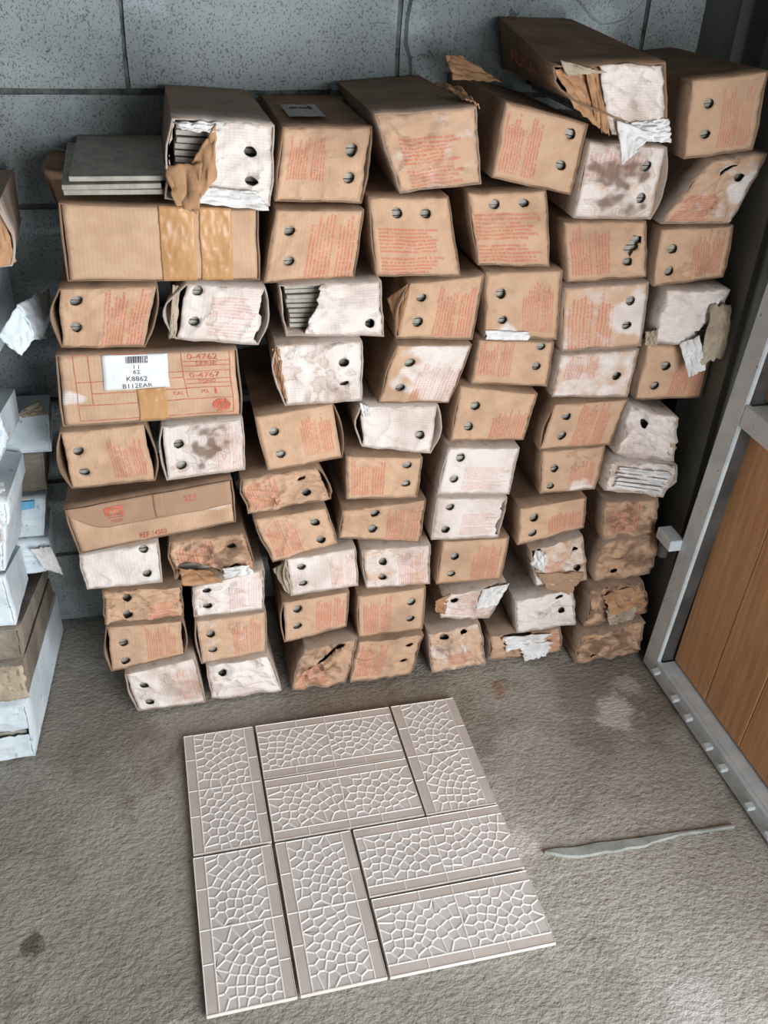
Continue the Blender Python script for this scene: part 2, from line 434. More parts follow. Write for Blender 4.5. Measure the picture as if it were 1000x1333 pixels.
def relief(polys, w, h, mats, org):
    """every polygon keeps a raised pale rim and a sunk face: the rims of neighbours join into one raised line"""
    vs = []; fs = []; mi = []
    for poly in polys:
        n = len(poly); ins = inset(poly, w); ins2 = inset(poly, w*.45)
        b = len(vs)
        vs += [(p[0]-org[0], p[1]-org[1], h) for p in poly]+[(p[0]-org[0], p[1]-org[1], h*.92) for p in ins2]+[(p[0]-org[0], p[1]-org[1], 0) for p in ins]
        for i in range(n):
            j = (i+1) % n
            fs.append((b+i, b+j, b+n+j, b+n+i)); mi.append(1)
            fs.append((b+n+i, b+n+j, b+2*n+j, b+2*n+i)); mi.append(1)
        fs.append(tuple(b+2*n+i for i in range(n))); mi.append(0)
    me = bpy.data.meshes.new('tile_face'); me.from_pydata(vs, [], fs)
    for m in mats: me.materials.append(m)
    me.polygons.foreach_set('material_index', mi)
    bm = bmesh.new(); bm.from_mesh(me); bmesh.ops.remove_doubles(bm, verts=bm.verts, dist=2e-4); bm.to_mesh(me); bm.free()
    return me

TL, TW, TH = .2996, .1474, .0075      # tile length, width, thickness
def tile_meshes(seed):
    rng = random.Random(seed); bw = .0205
    slab = box_mesh('slab', (-TL/2, -TW/2, 0), (TL/2, TW/2, TH), .0008)
    y0, y1 = -TW/2+bw, TW/2-bw
    polys = []
    for (xa, xb, cx, cy) in ((-TL/2+.001, 0, -TL/2+.03, y0-.005), (0, TL/2-.001, .035, y1+.004) if seed % 2 else (0, TL/2-.001, .03, y0-.004)):
        pts = fan_points(cx, cy, 1, rng, xa+.003, y0+.003, xb-.003, y1-.003)
        polys += cells(pts, (xa, y0, xb, y1))
    face = relief(polys, .0021, .0011, (M['glaze'], M['ridge']), (0, 0))
    strips = []
    for s in (0, 1):
        a, b_ = (y1, TW/2-.0006) if s else (-TW/2+.0006, y0)
        cuts = [-TL/2+.0008, -TL/4+(.012 if s else -.006), 0.0, TL/4+(.006 if s else -.01), TL/2-.0008]
        strips.append([relief([[(cuts[k], a), (cuts[k+1], a), (cuts[k+1], b_), (cuts[k], b_)]], .0013, .0009, (M['strip'], M['ridge']), (0, 0)) for k in range(4)])
    return slab, face, strips

TILE_KITS = [tile_meshes(1), tile_meshes(2), tile_meshes(4)]
def floor_tile(u, v, horiz, kit, label, jit, z=0.0, group='patterned tiles laid on the floor', base=None, edge='biscuit'):
    pitch = .15225
    if base is None:
        cx = u*pitch; cy = -v*pitch
    else:
        cx, cy = base
    t = thing('patterned_tile', label, 'tile', (cx, cy, z), group)
    t.rotation_euler.z = (0 if horiz else math.pi/2) + jit[2]
    t.location.x += jit[0]; t.location.y += jit[1]
    slab, face, strips = TILE_KITS[kit]
    link('slab', slab, M[edge], t)
    f = link('cobble_relief', face, None, t); f.location.z = TH+.0004
    for st in strips:
        for me in st:
            o = link('border_block', me, None, t); o.location.z = TH+.0004
    return t

LAY = [
    (.5, 1, 0, 0, 'upright patterned tile at the far left corner of the laid square', (0, 0, .004)),
    (2, .5, 1, 1, 'crosswise patterned tile on the far edge of the laid square, nearest the cartons', (0, 0, -.003)),
    (2, 1.5, 1, 2, 'crosswise patterned tile second from the far edge of the laid square', (0, .001, .002)),
    (3.5, 1, 0, 1, 'upright patterned tile at the far right corner of the laid square', (-.001, 0, -.004)),
    (.5, 3, 0, 1, 'upright patterned tile at the near left corner of the laid square', (0, -.001, .006)),
    (1.5, 3, 0, 2, 'upright patterned tile between near left corner tile and the two near crosswise tiles', (.001, 0, .003)),
    (3, 2.5, 1, 0, 'crosswise patterned tile on the right, just nearer than the far right corner tile', (0, 0, .002)),
    (3, 3.5, 1, 2, 'crosswise patterned tile at the near right corner of the laid square', (.001, -.001, -.002)),
]
for (u, v, hz, kit, lab, jit) in LAY:
    floor_tile(u, v, hz, kit, lab, jit)

# ------------------------------------------------------------------ cartons
CARTONS = [
    {'id': 't1', 'label': 'torn open carton with white ripped end on top of stack, beside loose grey tiles', 'q': [[0.079, 1.225], [0.236, 1.217], [0.227, 1.089], [0.06, 1.106]], 'y': 0.097, 'h': [[0.78, 0.65], [0.8, 0.31]], 'w': 0.95, 'st': [(0.97, 0.8, 0.06, 0.8)], 'tear': [(0.02, 1.1), (0.0, 0.02), (0.2, 0.0), (0.33, 0.45), (0.36, 0.8), (0.3, 1.1)], 'wear': 0.8},
    {'id': 't2', 'label': 'tan carton with small grey sticker on its top, next to torn white carton', 'q': [[0.252, 1.208], [0.397, 1.21], [0.382, 1.087], [0.236, 1.093]], 'y': 0.116, 'h': [[0.8, 0.7], [0.81, 0.33]], 'pr': 'V:.1,.3,.52,.88', 'br': 0.006, 'wear': 0.6},
    {'id': 't3', 'label': 'pale dented carton in top row with printed end and no holes', 'q': [[0.39, 1.233], [0.558, 1.246], [0.58, 1.124], [0.442, 1.11]], 'y': 0.088, 'h': [], 'pr': 'H:.15,.05,.85,.68', 'w': 0.3, 'st': [(0.3, 0.93, 0.05, 0.8)], 'wear': 0.8},
    {'id': 't4', 'label': 'tan carton turned slightly, lifted flap on its top, below the open white-ended carton', 'q': [[0.61, 1.253], [0.761, 1.218], [0.749, 1.102], [0.6, 1.131]], 'y': 0.091, 'h': [[0.82, 0.8], [0.79, 0.37]], 'pr': 'V:.05,.1,.5,.95'},
    {'id': 't5', 'label': 'long brown carton on top of all with open flap and crumpled white end', 'q': [[0.729, 1.32], [0.836, 1.319], [0.87, 1.207], [0.767, 1.214]], 'y': 0.022, 'h': [], 'w': 1.0, 'wear': 0.9},
    {'id': 't6', 'label': 'large tan carton at top right with two slit holes', 'q': [[0.938, 1.286], [1.079, 1.302], [1.088, 1.173], [0.955, 1.158]], 'y': 0.095, 'h': [[0.27, 0.67], [0.28, 0.29]], 'pr': 'V:.45,.08,.9,.9', 'hr': 0.008},
    {'id': 'u6', 'label': 'pale carton with dark brown blotch, directly below the crumpled white end', 'q': [[0.762, 1.192], [0.91, 1.183], [0.905, 1.059], [0.756, 1.065]], 'y': 0.079, 'h': [[0.8, 0.72], [0.81, 0.29]], 'pr': 'V:.04,.55,.8,.95', 'w': 0.6, 'st': [(0.48, 0.5, 0.42, 1.0), (0.55, 0.95, 0.3, 0.7)], 'br': 0.014},
    {'id': 'u7', 'label': 'skewed crushed carton with torn hole leaning at right edge of stack', 'q': [[1.015, 1.157], [1.126, 1.167], [1.084, 1.041], [0.94, 1.044]], 'y': 0.104, 'h': [[0.75, 0.65]], 'pr': 'H:.1,.04,.7,.45', 'w': 0.35, 'ws': [(0.95, 0.5, 0.4, 0.9)], 'tear': [(0.3, 0.78), (0.55, 0.88), (0.6, 0.84), (0.36, 0.72)], 'wear': 1.0},
    {'id': 's2', 'label': 'tan carton with two clean round holes, right of the taped long carton', 'q': [[0.236, 1.084], [0.384, 1.082], [0.371, 0.964], [0.212, 0.961]], 'y': 0.102, 'h': [[0.19, 0.71], [0.24, 0.29]], 'pr': 'V:.42,.02,.95,.98', 'wear': 0.35},
    {'id': 's3', 'label': 'tan carton with two holes in a row over printed text, diagonal crease', 'q': [[0.39, 1.102], [0.531, 1.101], [0.564, 0.96], [0.41, 0.965]], 'y': 0.102, 'h': [[0.33, 0.8], [0.68, 0.79]], 'pr': 'H:.08,.03,.85,.62', 'wear': 0.5},
    {'id': 's4', 'label': 'tan carton with round-shouldered end and two striped holes in a row', 'q': [[0.568, 1.103], [0.713, 1.105], [0.741, 0.967], [0.601, 0.973]], 'y': 0.116, 'h': [[0.32, 0.83], [0.7, 0.84]], 'pr': 'H:.04,.05,.9,.72', 'wear': 0.6},
    {'id': 's5', 'label': 'carton whose holes are ripped into one gash, second row from top', 'q': [[0.749, 1.053], [0.912, 1.051], [0.935, 0.944], [0.775, 0.939]], 'y': 0.105, 'h': [[0.84, 0.56], [0.77, 0.29]], 'pr': 'V:.06,.1,.55,.95', 'tear': [(0.72, 0.5), (0.85, 0.75), (0.95, 0.7), (0.87, 0.5), (0.78, 0.38)], 'wear': 0.6, 'hr': 0.009},
    {'id': 's6', 'label': 'tan carton at right end of stack above the ragged white carton', 'q': [[0.947, 1.034], [1.097, 1.036], [1.104, 0.935], [0.955, 0.923]], 'y': 0.109, 'h': [[0.21, 0.62], [0.21, 0.23]], 'pr': 'V:.5,.1,.92,.95', 'st': [(0.55, 0.1, 0.3, 0.5)]},
    {'id': 'l1', 'label': 'long blank tan carton sealed with yellowed clear tape under loose tiles', 'q': [[-0.1, 1.101], [0.208, 1.086], [0.206, 0.967], [-0.104, 0.976]], 'y': 0.1, 'h': [], 'wear': 0.3, 'back': 0.255},
    {'id': 'r1', 'label': 'tan carton with bowed left side between the taped and the labelled long cartons', 'q': [[-0.12, 0.962], [0.037, 0.961], [0.006, 0.852], [-0.132, 0.858]], 'y': 0.112, 'h': [[0.18, 0.78], [0.17, 0.34]], 'pr': 'V:.46,.03,.95,.95', 'bl': 0.014, 'br': 0.01, 'wear': 0.5},
    {'id': 'r2', 'label': 'whitened carton with open dark left side under the taped long carton', 'q': [[0.083, 0.966], [0.216, 0.955], [0.201, 0.848], [0.058, 0.869]], 'y': 0.101, 'h': [[0.16, 0.87], [0.17, 0.35]], 'pr': 'H:.35,.1,.95,.8', 'w': 0.85, 'st': [(0.4, 0.4, 0.1, 0.5)], 'bl': 0.03, 'br': 0.012, 'tear': [(0.99, 1.1), (0.94, 0.7), (1.0, 0.4), (0.93, 0.1), (1.1, -0.1), (1.1, 1.1)], 'wear': 0.6},
    {'id': 'r3', 'label': 'ripped carton showing a stack of grey tile edges beside a white patch', 'q': [[0.24, 0.954], [0.421, 0.958], [0.429, 0.851], [0.25, 0.861]], 'y': 0.107, 'h': [[0.86, 0.23]], 'w': 0.9, 'tear': [(-0.1, 1.1), (0.38, 1.1), (0.34, 0.5), (0.3, 0.45), (0.18, -0.1), (-0.1, -0.1)], 'wear': 0.8},
    {'id': 'r4', 'label': 'tan carton with propped left flap, fourth in the row of the tile-edge carton', 'q': [[0.47, 0.949], [0.612, 0.96], [0.602, 0.834], [0.454, 0.844]], 'y': 0.109, 'h': [[0.22, 0.72], [0.23, 0.3]], 'pr': 'V:.44,.05,.95,.9', 'bl': 0.01},
    {'id': 'r5', 'label': 'tan carton with white scrape along its bottom edge and two left holes', 'q': [[0.615, 0.965], [0.765, 0.963], [0.775, 0.825], [0.625, 0.836]], 'y': 0.11, 'h': [[0.21, 0.67], [0.24, 0.27]], 'pr': 'V:.5,.1,.92,.85', 'ws': [(0.3, 0.03, 0.25, 0.9)], 'wear': 0.6},
    {'id': 'r6', 'label': 'carton with right half whitened, on top of a similar whitened carton', 'q': [[0.771, 0.931], [0.942, 0.935], [0.954, 0.803], [0.785, 0.802]], 'y': 0.103, 'h': [[0.81, 0.72], [0.79, 0.35]], 'pr': 'V:.06,.02,.62,.92', 'w': 0.38, 'st': [(0.55, 0.75, 0.1, 0.25)], 'ws': [(0.88, 0.5, 0.6, 0.9)]},
    {'id': 'r6b', 'label': 'whitened carton with brown rim marks directly below the other half-white carton', 'q': [[0.784, 0.796], [0.952, 0.799], [0.947, 0.693], [0.78, 0.705]], 'y': 0.102, 'h': [[0.78, 0.89], [0.78, 0.47]], 'pr': 'V:.1,.4,.5,.98', 'w': 0.5, 'st': [(0.15, 0.5, 0.12, 0.4)], 'ws': [(0.6, 0.2, 0.5, 0.6)], 'wear': 0.6},
    {'id': 'r7', 'label': 'ragged white carton with a hanging torn paper, at right end of stack', 'q': [[0.978, 0.921], [1.112, 0.918], [1.11, 0.804], [0.976, 0.812]], 'y': 0.095, 'h': [], 'w': 1.0, 'tear': [(1.1, 0.5), (0.95, 0.45), (0.72, 0.35), (0.6, 0.2), (0.68, -0.1), (1.1, -0.1)], 'wear': 0.9},
    {'id': 'r7b', 'label': 'tan carton half covered by hanging torn paper at right', 'q': [[0.974, 0.803], [1.126, 0.792], [1.126, 0.674], [0.973, 0.679]], 'y': 0.113, 'h': [[0.34, 0.61], [0.26, 0.26]], 'pr': 'V:.48,.05,.95,.8'},
    {'id': 'l2', 'label': 'long carton with white barcode label and red printed table', 'q': [[-0.141, 0.85], [0.162, 0.844], [0.166, 0.713], [-0.148, 0.714]], 'y': 0.101, 'h': [], 'w': 0.12, 'ws': [(0.02, 0.4, 0.16, 0.9)], 'wear': 0.35, 'back': 0.25},
    {'id': 'm3', 'label': 'cream carton with ragged left edge and brown drip lines', 'q': [[0.23, 0.85], [0.387, 0.848], [0.391, 0.728], [0.245, 0.728]], 'y': 0.098, 'h': [[0.77, 0.67], [0.77, 0.33]], 'w': 0.9, 'st': [(0.45, 0.75, 0.3, 0.5), (0.6, 0.3, 0.25, 0.6), (0.15, 0.5, 0.2, 0.4)], 'bl': 0.012, 'wear': 0.7},
    {'id': 'm4', 'label': 'skewed carton with tan left and whitened right half, fourth row', 'q': [[0.454, 0.836], [0.6, 0.829], [0.563, 0.71], [0.422, 0.72]], 'y': 0.099, 'h': [[0.25, 0.7], [0.23, 0.27]], 'pr': 'V:.4,.05,.98,.75', 'ws': [(0.85, 0.6, 0.95, 1.1)]},
    {'id': 'm5', 'label': 'tan carton with holes at right, under the carton with white scrape', 'q': [[0.617, 0.831], [0.772, 0.82], [0.773, 0.722], [0.61, 0.741]], 'y': 0.114, 'h': [[0.84, 0.88], [0.81, 0.45]], 'pr': 'V:.05,.2,.48,.98'},
    {'id': 'n1', 'label': 'tan carton with gaping left side flap below the labelled long carton', 'q': [[-0.156, 0.702], [-0.009, 0.708], [0.0, 0.586], [-0.151, 0.583]], 'y': 0.105, 'h': [[0.17, 0.65], [0.19, 0.29]], 'pr': 'V:.52,.12,.92,.8', 'bl': 0.016, 'br': 0.012},
    {'id': 'n2', 'label': 'white carton with dark brown stain in middle below the labelled long carton', 'q': [[0.02, 0.698], [0.168, 0.704], [0.168, 0.592], [0.02, 0.582]], 'y': 0.108, 'h': [[0.2, 0.64], [0.19, 0.25]], 'pr': 'V:.62,.05,.98,.9', 'w': 0.85, 'st': [(0.6, 0.5, 0.26, 1.1), (0.62, 0.8, 0.22, 0.8), (0.38, 0.3, 0.22, 0.8)], 'bl': 0.008},
    {'id': 'n3', 'label': 'clean tan carton with two left holes, right of the brown-stained white one', 'q': [[0.189, 0.706], [0.337, 0.724], [0.358, 0.603], [0.21, 0.585]], 'y': 0.105, 'h': [[0.2, 0.68], [0.21, 0.27]], 'pr': 'V:.52,.15,.92,.9', 'br': 0.01, 'wear': 0.25},
    {'id': 'n4', 'label': 'shiny bluish-white carton with ribbed end in the middle of stack', 'q': [[0.388, 0.713], [0.545, 0.706], [0.538, 0.596], [0.395, 0.626]], 'y': 0.103, 'h': [[0.8, 0.38]], 'w': 1.0, 'bl': 0.012, 'br': 0.014, 'wear': 0.6},
    {'id': 'n5', 'label': 'tan carton above two whitened cartons in the middle of stack', 'q': [[0.588, 0.74], [0.753, 0.712], [0.736, 0.607], [0.578, 0.617]], 'y': 0.11, 'h': [[0.24, 0.65], [0.21, 0.27]], 'pr': 'V:.5,.05,.95,.65'},
    {'id': 'n6', 'label': 'tan carton with two left holes below the paired half-white cartons', 'q': [[0.789, 0.688], [0.953, 0.689], [0.931, 0.582], [0.773, 0.583]], 'y': 0.104, 'h': [[0.23, 0.71], [0.25, 0.29]], 'pr': 'V:.4,.03,.85,.98', 'bl': 0.008},
    {'id': 'n7', 'label': 'crumpled white carton in folds, upper of two at right edge', 'q': [[0.962, 0.675], [1.077, 0.64], [1.095, 0.53], [0.949, 0.556]], 'y': 0.104, 'h': [[0.36, 0.7], [0.88, 0.02]], 'w': 1.0, 'wear': 1.3},
    {'id': 'n7b', 'label': 'flattened white carton in ridges, lower of two at right edge', 'q': [[0.943, 0.552], [1.099, 0.522], [1.091, 0.437], [0.934, 0.475]], 'y': 0.099, 'h': [], 'w': 1.0, 'wear': 1.2},
    {'id': 'l3', 'label': 'long tan carton with overlapping front flap and small red stamps', 'q': [[-0.17, 0.551], [0.141, 0.585], [0.144, 0.486], [-0.156, 0.446]], 'y': 0.09, 'h': [], 'ws': [(0.9, 0.5, 0.2, 0.7)], 'wear': 0.3, 'back': 0.24},
    {'id': 'o3', 'label': 'squashed tan carton with creased end above another printed tan one', 'q': [[0.157, 0.575], [0.309, 0.589], [0.335, 0.511], [0.168, 0.492]], 'y': 0.105, 'h': [[0.73, 0.71], [0.75, 0.28]], 'pr': 'V:.02,.1,.42,.95', 'br': 0.01, 'wear': 1.0},
    {'id': 'o4', 'label': 'small tan carton with holes at right under the shiny bluish-white one', 'q': [[0.362, 0.612], [0.518, 0.596], [0.514, 0.498], [0.365, 0.512]], 'y': 0.095, 'h': [[0.81, 0.8], [0.81, 0.36]], 'pr': 'V:.06,.1,.52,.95'},
    {'id': 'o5', 'label': 'whitened carton with dark ripped right edge, upper of a pair', 'q': [[0.571, 0.613], [0.725, 0.599], [0.715, 0.486], [0.557, 0.501]], 'y': 0.096, 'h': [[0.2, 0.77], [0.18, 0.33]], 'pr': 'H:.3,.1,.95,.6', 'w': 0.8},
    {'id': 'o5b', 'label': 'whitened carton with two dark holes at left, lower of a pair', 'q': [[0.557, 0.495], [0.714, 0.479], [0.704, 0.375], [0.552, 0.388]], 'y': 0.097, 'h': [[0.21, 0.77], [0.19, 0.24]], 'pr': 'H:.4,.1,.95,.6', 'w': 0.82, 'tear': [(1.1, 1.1), (0.97, 0.9), (0.94, 0.7), (0.97, 0.5), (0.93, 0.3), (0.96, 0.1), (1.1, -0.1)]},
    {'id': 'o6', 'label': 'tan carton with whitened bottom edge and brown smudge, right half of stack', 'q': [[0.784, 0.574], [0.929, 0.574], [0.926, 0.465], [0.796, 0.465]], 'y': 0.116, 'h': [[0.22, 0.58], [0.18, 0.16]], 'pr': 'V:.5,.1,.9,.7', 'st': [(0.6, 0.7, 0.2, 0.5)], 'ws': [(0.7, 0.02, 0.4, 0.8)]},
    {'id': 'p3', 'label': 'tan carton printed at left with two dark holes, above cream-striped one', 'q': [[0.178, 0.482], [0.326, 0.495], [0.351, 0.401], [0.215, 0.371]], 'y': 0.099, 'h': [[0.78, 0.67], [0.78, 0.22]], 'pr': 'V:.08,.1,.5,.9', 'wear': 0.6},
    {'id': 'p4', 'label': 'tan carton with bulging left side and two punched dark holes', 'q': [[0.36, 0.48], [0.536, 0.491], [0.529, 0.38], [0.353, 0.413]], 'y': 0.102, 'h': [[0.39, 0.78], [0.39, 0.33]], 'pr': 'V:.55,.05,.95,.95', 'wear': 0.6},
    {'id': 'p6', 'label': 'dark tan carton with two grey-filled holes above the torn corner carton', 'q': [[0.746, 0.447], [0.898, 0.46], [0.907, 0.377], [0.753, 0.346]], 'y': 0.098, 'h': [[0.23, 0.66], [0.22, 0.23]], 'pr': 'V:.45,.1,.95,.7'},
    {'id': 'p7', 'label': 'reddish brown damp carton without holes at right edge', 'q': [[0.946, 0.445], [1.074, 0.437], [1.086, 0.341], [0.957, 0.338]], 'y': 0.1, 'h': [], 'pr': 'V:.15,.1,.7,.9', 'w': 0.1, 'st': [(0.5, 0.5, 1.2, 0.75)], 'wear': 1.0},
    {'id': 'q1', 'label': 'white carton under the long stamped carton at left edge', 'q': [[-0.158, 0.437], [-0.009, 0.451], [-0.008, 0.35], [-0.154, 0.352]], 'y': 0.099, 'h': [[0.81, 0.87], [0.81, 0.27]], 'w': 0.95},
    {'id': 'q2', 'label': 'wet brown carton with torn bottom edge showing loose paper', 'q': [[0.013, 0.451], [0.16, 0.455], [0.178, 0.363], [0.014, 0.352]], 'y': 0.098, 'h': [[0.78, 0.64], [0.77, 0.14]], 'pr': 'V:.08,.3,.55,.95', 'st': [(0.65, 0.5, 0.6, 1.0), (0.2, 0.2, 0.3, 0.7)], 'tear': [(0.05, 0.35), (0.2, 0.45), (0.4, 0.32), (0.6, 0.12), (0.5, -0.1), (0.05, -0.1)], 'wear': 1.0},
    {'id': 'q3', 'label': 'cream striped carton with two grey-filled left holes, left of pinkish one', 'q': [[0.242, 0.374], [0.389, 0.386], [0.399, 0.282], [0.251, 0.276]], 'y': 0.101, 'h': [[0.2, 0.73], [0.2, 0.29]], 'pr': 'V:.6,.05,.95,.9', 'w': 0.65, 'st': [(0.3, 0.5, 0.15, 0.2)], 'bl': 0.012},
    {'id': 'q4', 'label': 'pinkish white carton with creased top edge and two dark left holes', 'q': [[0.401, 0.379], [0.554, 0.376], [0.558, 0.267], [0.417, 0.272]], 'y': 0.101, 'h': [[0.29, 0.65], [0.26, 0.26]], 'pr': 'V:.5,.05,.95,.9', 'w': 0.55, 'st': [(0.5, 0.95, 0.3, 0.3)], 'wear': 0.7},
    {'id': 'q5', 'label': 'smooth tan carton with two left holes below whitened pair', 'q': [[0.581, 0.376], [0.735, 0.368], [0.729, 0.252], [0.576, 0.258]], 'y': 0.105, 'h': [[0.22, 0.63], [0.21, 0.22]], 'pr': 'V:.5,.05,.92,.9', 'wear': 0.25},
    {'id': 'q6', 'label': 'torn pale carton with ragged open corner showing grey tiles', 'q': [[0.785, 0.334], [0.904, 0.363], [0.939, 0.229], [0.811, 0.231]], 'y': 0.097, 'h': [[0.82, 0.7], [0.86, 0.26]], 'pr': 'V:.2,.1,.6,.7', 'w': 0.45, 'st': [(0.55, 0.45, 0.15, 0.3)], 'tear': [(-0.1, 1.1), (0.2, 1.1), (0.22, 0.8), (0.12, 0.6), (0.16, 0.45), (-0.1, 0.4)], 'wear': 1.1},
    {'id': 'q7', 'label': 'damp brown carton with two dark holes at right edge', 'q': [[0.968, 0.327], [1.099, 0.337], [1.107, 0.216], [0.958, 0.218]], 'y': 0.105, 'h': [[0.4, 0.51], [0.36, 0.16]], 'w': 0.2, 'st': [(0.6, 0.7, 0.9, 0.8), (0.1, 0.3, 0.5, 0.6)], 'wear': 1.0},
    {'id': 'v1', 'label': 'crushed tan carton with pinkish print below white one at left', 'q': [[-0.126, 0.337], [0.03, 0.331], [0.026, 0.25], [-0.132, 0.251]], 'y': 0.109, 'h': [[0.29, 0.71], [0.29, 0.23]], 'pr': 'H:.55,.02,.98,.5', 'wear': 1.0},
    {'id': 'v2', 'label': 'whitish carton with wavy brown lines and one slit hole', 'q': [[0.049, 0.323], [0.198, 0.356], [0.193, 0.245], [0.048, 0.244]], 'y': 0.106, 'h': [[0.2, 0.78], [0.19, 0.32]], 'pr': 'V:.5,.1,.95,.9', 'w': 0.7, 'st': [(0.6, 0.65, 0.1, 0.5), (0.35, 0.75, 0.1, 0.4)], 'wear': 0.7},
    {'id': 'v3', 'label': 'tan carton with bowed left edge under the cream striped one', 'q': [[0.234, 0.262], [0.379, 0.271], [0.375, 0.172], [0.236, 0.145]], 'y': 0.102, 'h': [[0.22, 0.75], [0.21, 0.33]], 'pr': 'V:.5,.08,.95,.9', 'bl': 0.008},
    {'id': 'v4', 'label': 'tan carton with holes at right under the pinkish white one', 'q': [[0.397, 0.259], [0.549, 0.263], [0.551, 0.14], [0.401, 0.139]], 'y': 0.096, 'h': [[0.8, 0.68], [0.8, 0.29]], 'pr': 'V:.08,.06,.5,.94', 'wear': 0.3},
    {'id': 'v5', 'label': 'pinkish whitened carton with lifted corner near bottom of stack', 'q': [[0.595, 0.226], [0.74, 0.249], [0.713, 0.14], [0.592, 0.163]], 'y': 0.104, 'h': [[0.21, 0.67]], 'pr': 'H:.2,.1,.9,.8', 'w': 0.65, 'wear': 0.9},
    {'id': 'v6', 'label': 'white carton with streaked brown mark near bottom right', 'q': [[0.769, 0.192], [0.911, 0.204], [0.936, 0.09], [0.789, 0.089]], 'y': 0.101, 'h': [[0.76, 0.82], [0.78, 0.43]], 'w': 0.92, 'st': [(0.45, 0.5, 0.18, 0.6), (0.7, 0.6, 0.15, 0.5)], 'wear': 0.9},
    {'id': 'v7', 'label': 'crumpled brown carton with flap folded over near bottom right corner', 'q': [[0.947, 0.211], [1.083, 0.208], [1.117, 0.113], [0.952, 0.091]], 'y': 0.09, 'h': [[0.36, 0.59]], 'w': 0.1, 'st': [(0.5, 0.5, 1.3, 0.85)], 'wear': 1.5},
    {'id': 'w1', 'label': 'tan carton with slit lower hole, left column next to bottom', 'q': [[-0.13, 0.246], [0.023, 0.241], [0.02, 0.145], [-0.134, 0.121]], 'y': 0.106, 'h': [[0.2, 0.6], [0.2, 0.18]], 'pr': 'V:.5,.08,.9,.9', 'bl': 0.01, 'br': 0.01},
    {'id': 'w2', 'label': 'carton with brown streak from its hole above the bottom row', 'q': [[0.049, 0.237], [0.199, 0.241], [0.196, 0.125], [0.054, 0.113]], 'y': 0.103, 'h': [[0.19, 0.66], [0.19, 0.28]], 'pr': 'V:.5,.08,.92,.9', 'w': 0.32, 'st': [(0.5, 0.7, 0.12, 0.5)], 'bl': 0.006},
    {'id': 'x1', 'label': 'pale bottom-row carton with yellowish stain standing at left corner of stack', 'q': [[-0.108, 0.118], [0.041, 0.143], [0.056, 0.004], [-0.09, 0.004]], 'y': 0.097, 'h': [[0.21, 0.63], [0.2, 0.2]], 'pr': 'V:.7,.1,.98,.8', 'w': 0.6, 'st': [(0.5, 0.75, 0.16, 0.45)], 'bl': 0.006, 'wear': 0.6},
    {'id': 'x2', 'label': 'whitish bottom-row carton with crumpled lower edge', 'q': [[0.064, 0.109], [0.201, 0.117], [0.229, 0.004], [0.07, 0.004]], 'y': 0.104, 'h': [[0.23, 0.69]], 'w': 0.8, 'st': [(0.75, 0.85, 0.12, 0.6)], 'wear': 0.9},
    {'id': 'x3', 'label': 'crushed brown bottom-row carton with a long diagonal tear', 'q': [[0.282, 0.125], [0.398, 0.137], [0.376, 0.004], [0.248, 0.004]], 'y': 0.101, 'h': [[0.72, 0.85]], 'pr': 'H:.1,.03,.8,.45', 'w': 0.2, 'st': [(0.3, 0.7, 0.7, 0.8), (0.7, 0.3, 0.4, 0.5)], 'tear': [(0.1, 0.3), (0.5, 0.75), (0.72, 0.95), (0.55, 0.72)], 'wear': 1.1},
    {'id': 'x4', 'label': 'tan bottom-row carton with torn small holes at right', 'q': [[0.403, 0.128], [0.554, 0.125], [0.532, 0.004], [0.384, 0.004]], 'y': 0.097, 'h': [[0.82, 0.76], [0.79, 0.38]], 'pr': 'V:.06,.1,.5,.95', 'st': [(0.4, 0.4, 0.4, 0.2)], 'wear': 0.7},
    {'id': 'x5', 'label': 'bottom-row carton with two holes side by side and brown blotches', 'q': [[0.564, 0.13], [0.689, 0.14], [0.715, 0.004], [0.584, 0.004]], 'y': 0.095, 'h': [[0.28, 0.8], [0.67, 0.87]], 'pr': 'H:.3,.1,.8,.4', 'w': 0.4, 'st': [(0.3, 0.55, 0.25, 0.7), (0.6, 0.2, 0.2, 0.4)], 'wear': 1.0},
    {'id': 'x6', 'label': 'torn bottom-row carton with crumpled white paper hanging out', 'q': [[0.722, 0.088], [0.903, 0.078], [0.916, 0.004], [0.727, 0.004]], 'y': 0.109, 'h': [], 'pr': 'V:.65,.1,.95,.9', 'w': 0.15, 'st': [(0.3, 0.4, 0.3, 0.6)], 'tear': [(0.15, 1.1), (0.2, 0.6), (0.35, 0.4), (0.5, 0.45), (0.6, 0.8), (0.55, 1.1)], 'wear': 1.1},
    {'id': 'x7', 'label': 'brown damp bottom-row carton in right corner beside the gate', 'q': [[0.938, 0.085], [1.094, 0.104], [1.104, 0.004], [0.931, 0.004]], 'y': 0.064, 'h': [[0.28, 0.19]], 'w': 0.15, 'st': [(0.4, 0.6, 1.2, 0.8)], 'wear': 1.4},
    {'id': 'z1', 'label': 'brown carton set back behind the taped long carton at left', 'q': [[-0.133, 1.116], [0.042, 1.085], [0.033, 0.969], [-0.095, 0.967]], 'y': 0.267, 'h': [], 'wear': 0.3},
]


CARTON_GROUP = 'cardboard tile cartons piled against the wall'

def seedof(s):
    return sum((i+1)*ord(ch) for i, ch in enumerate(s))

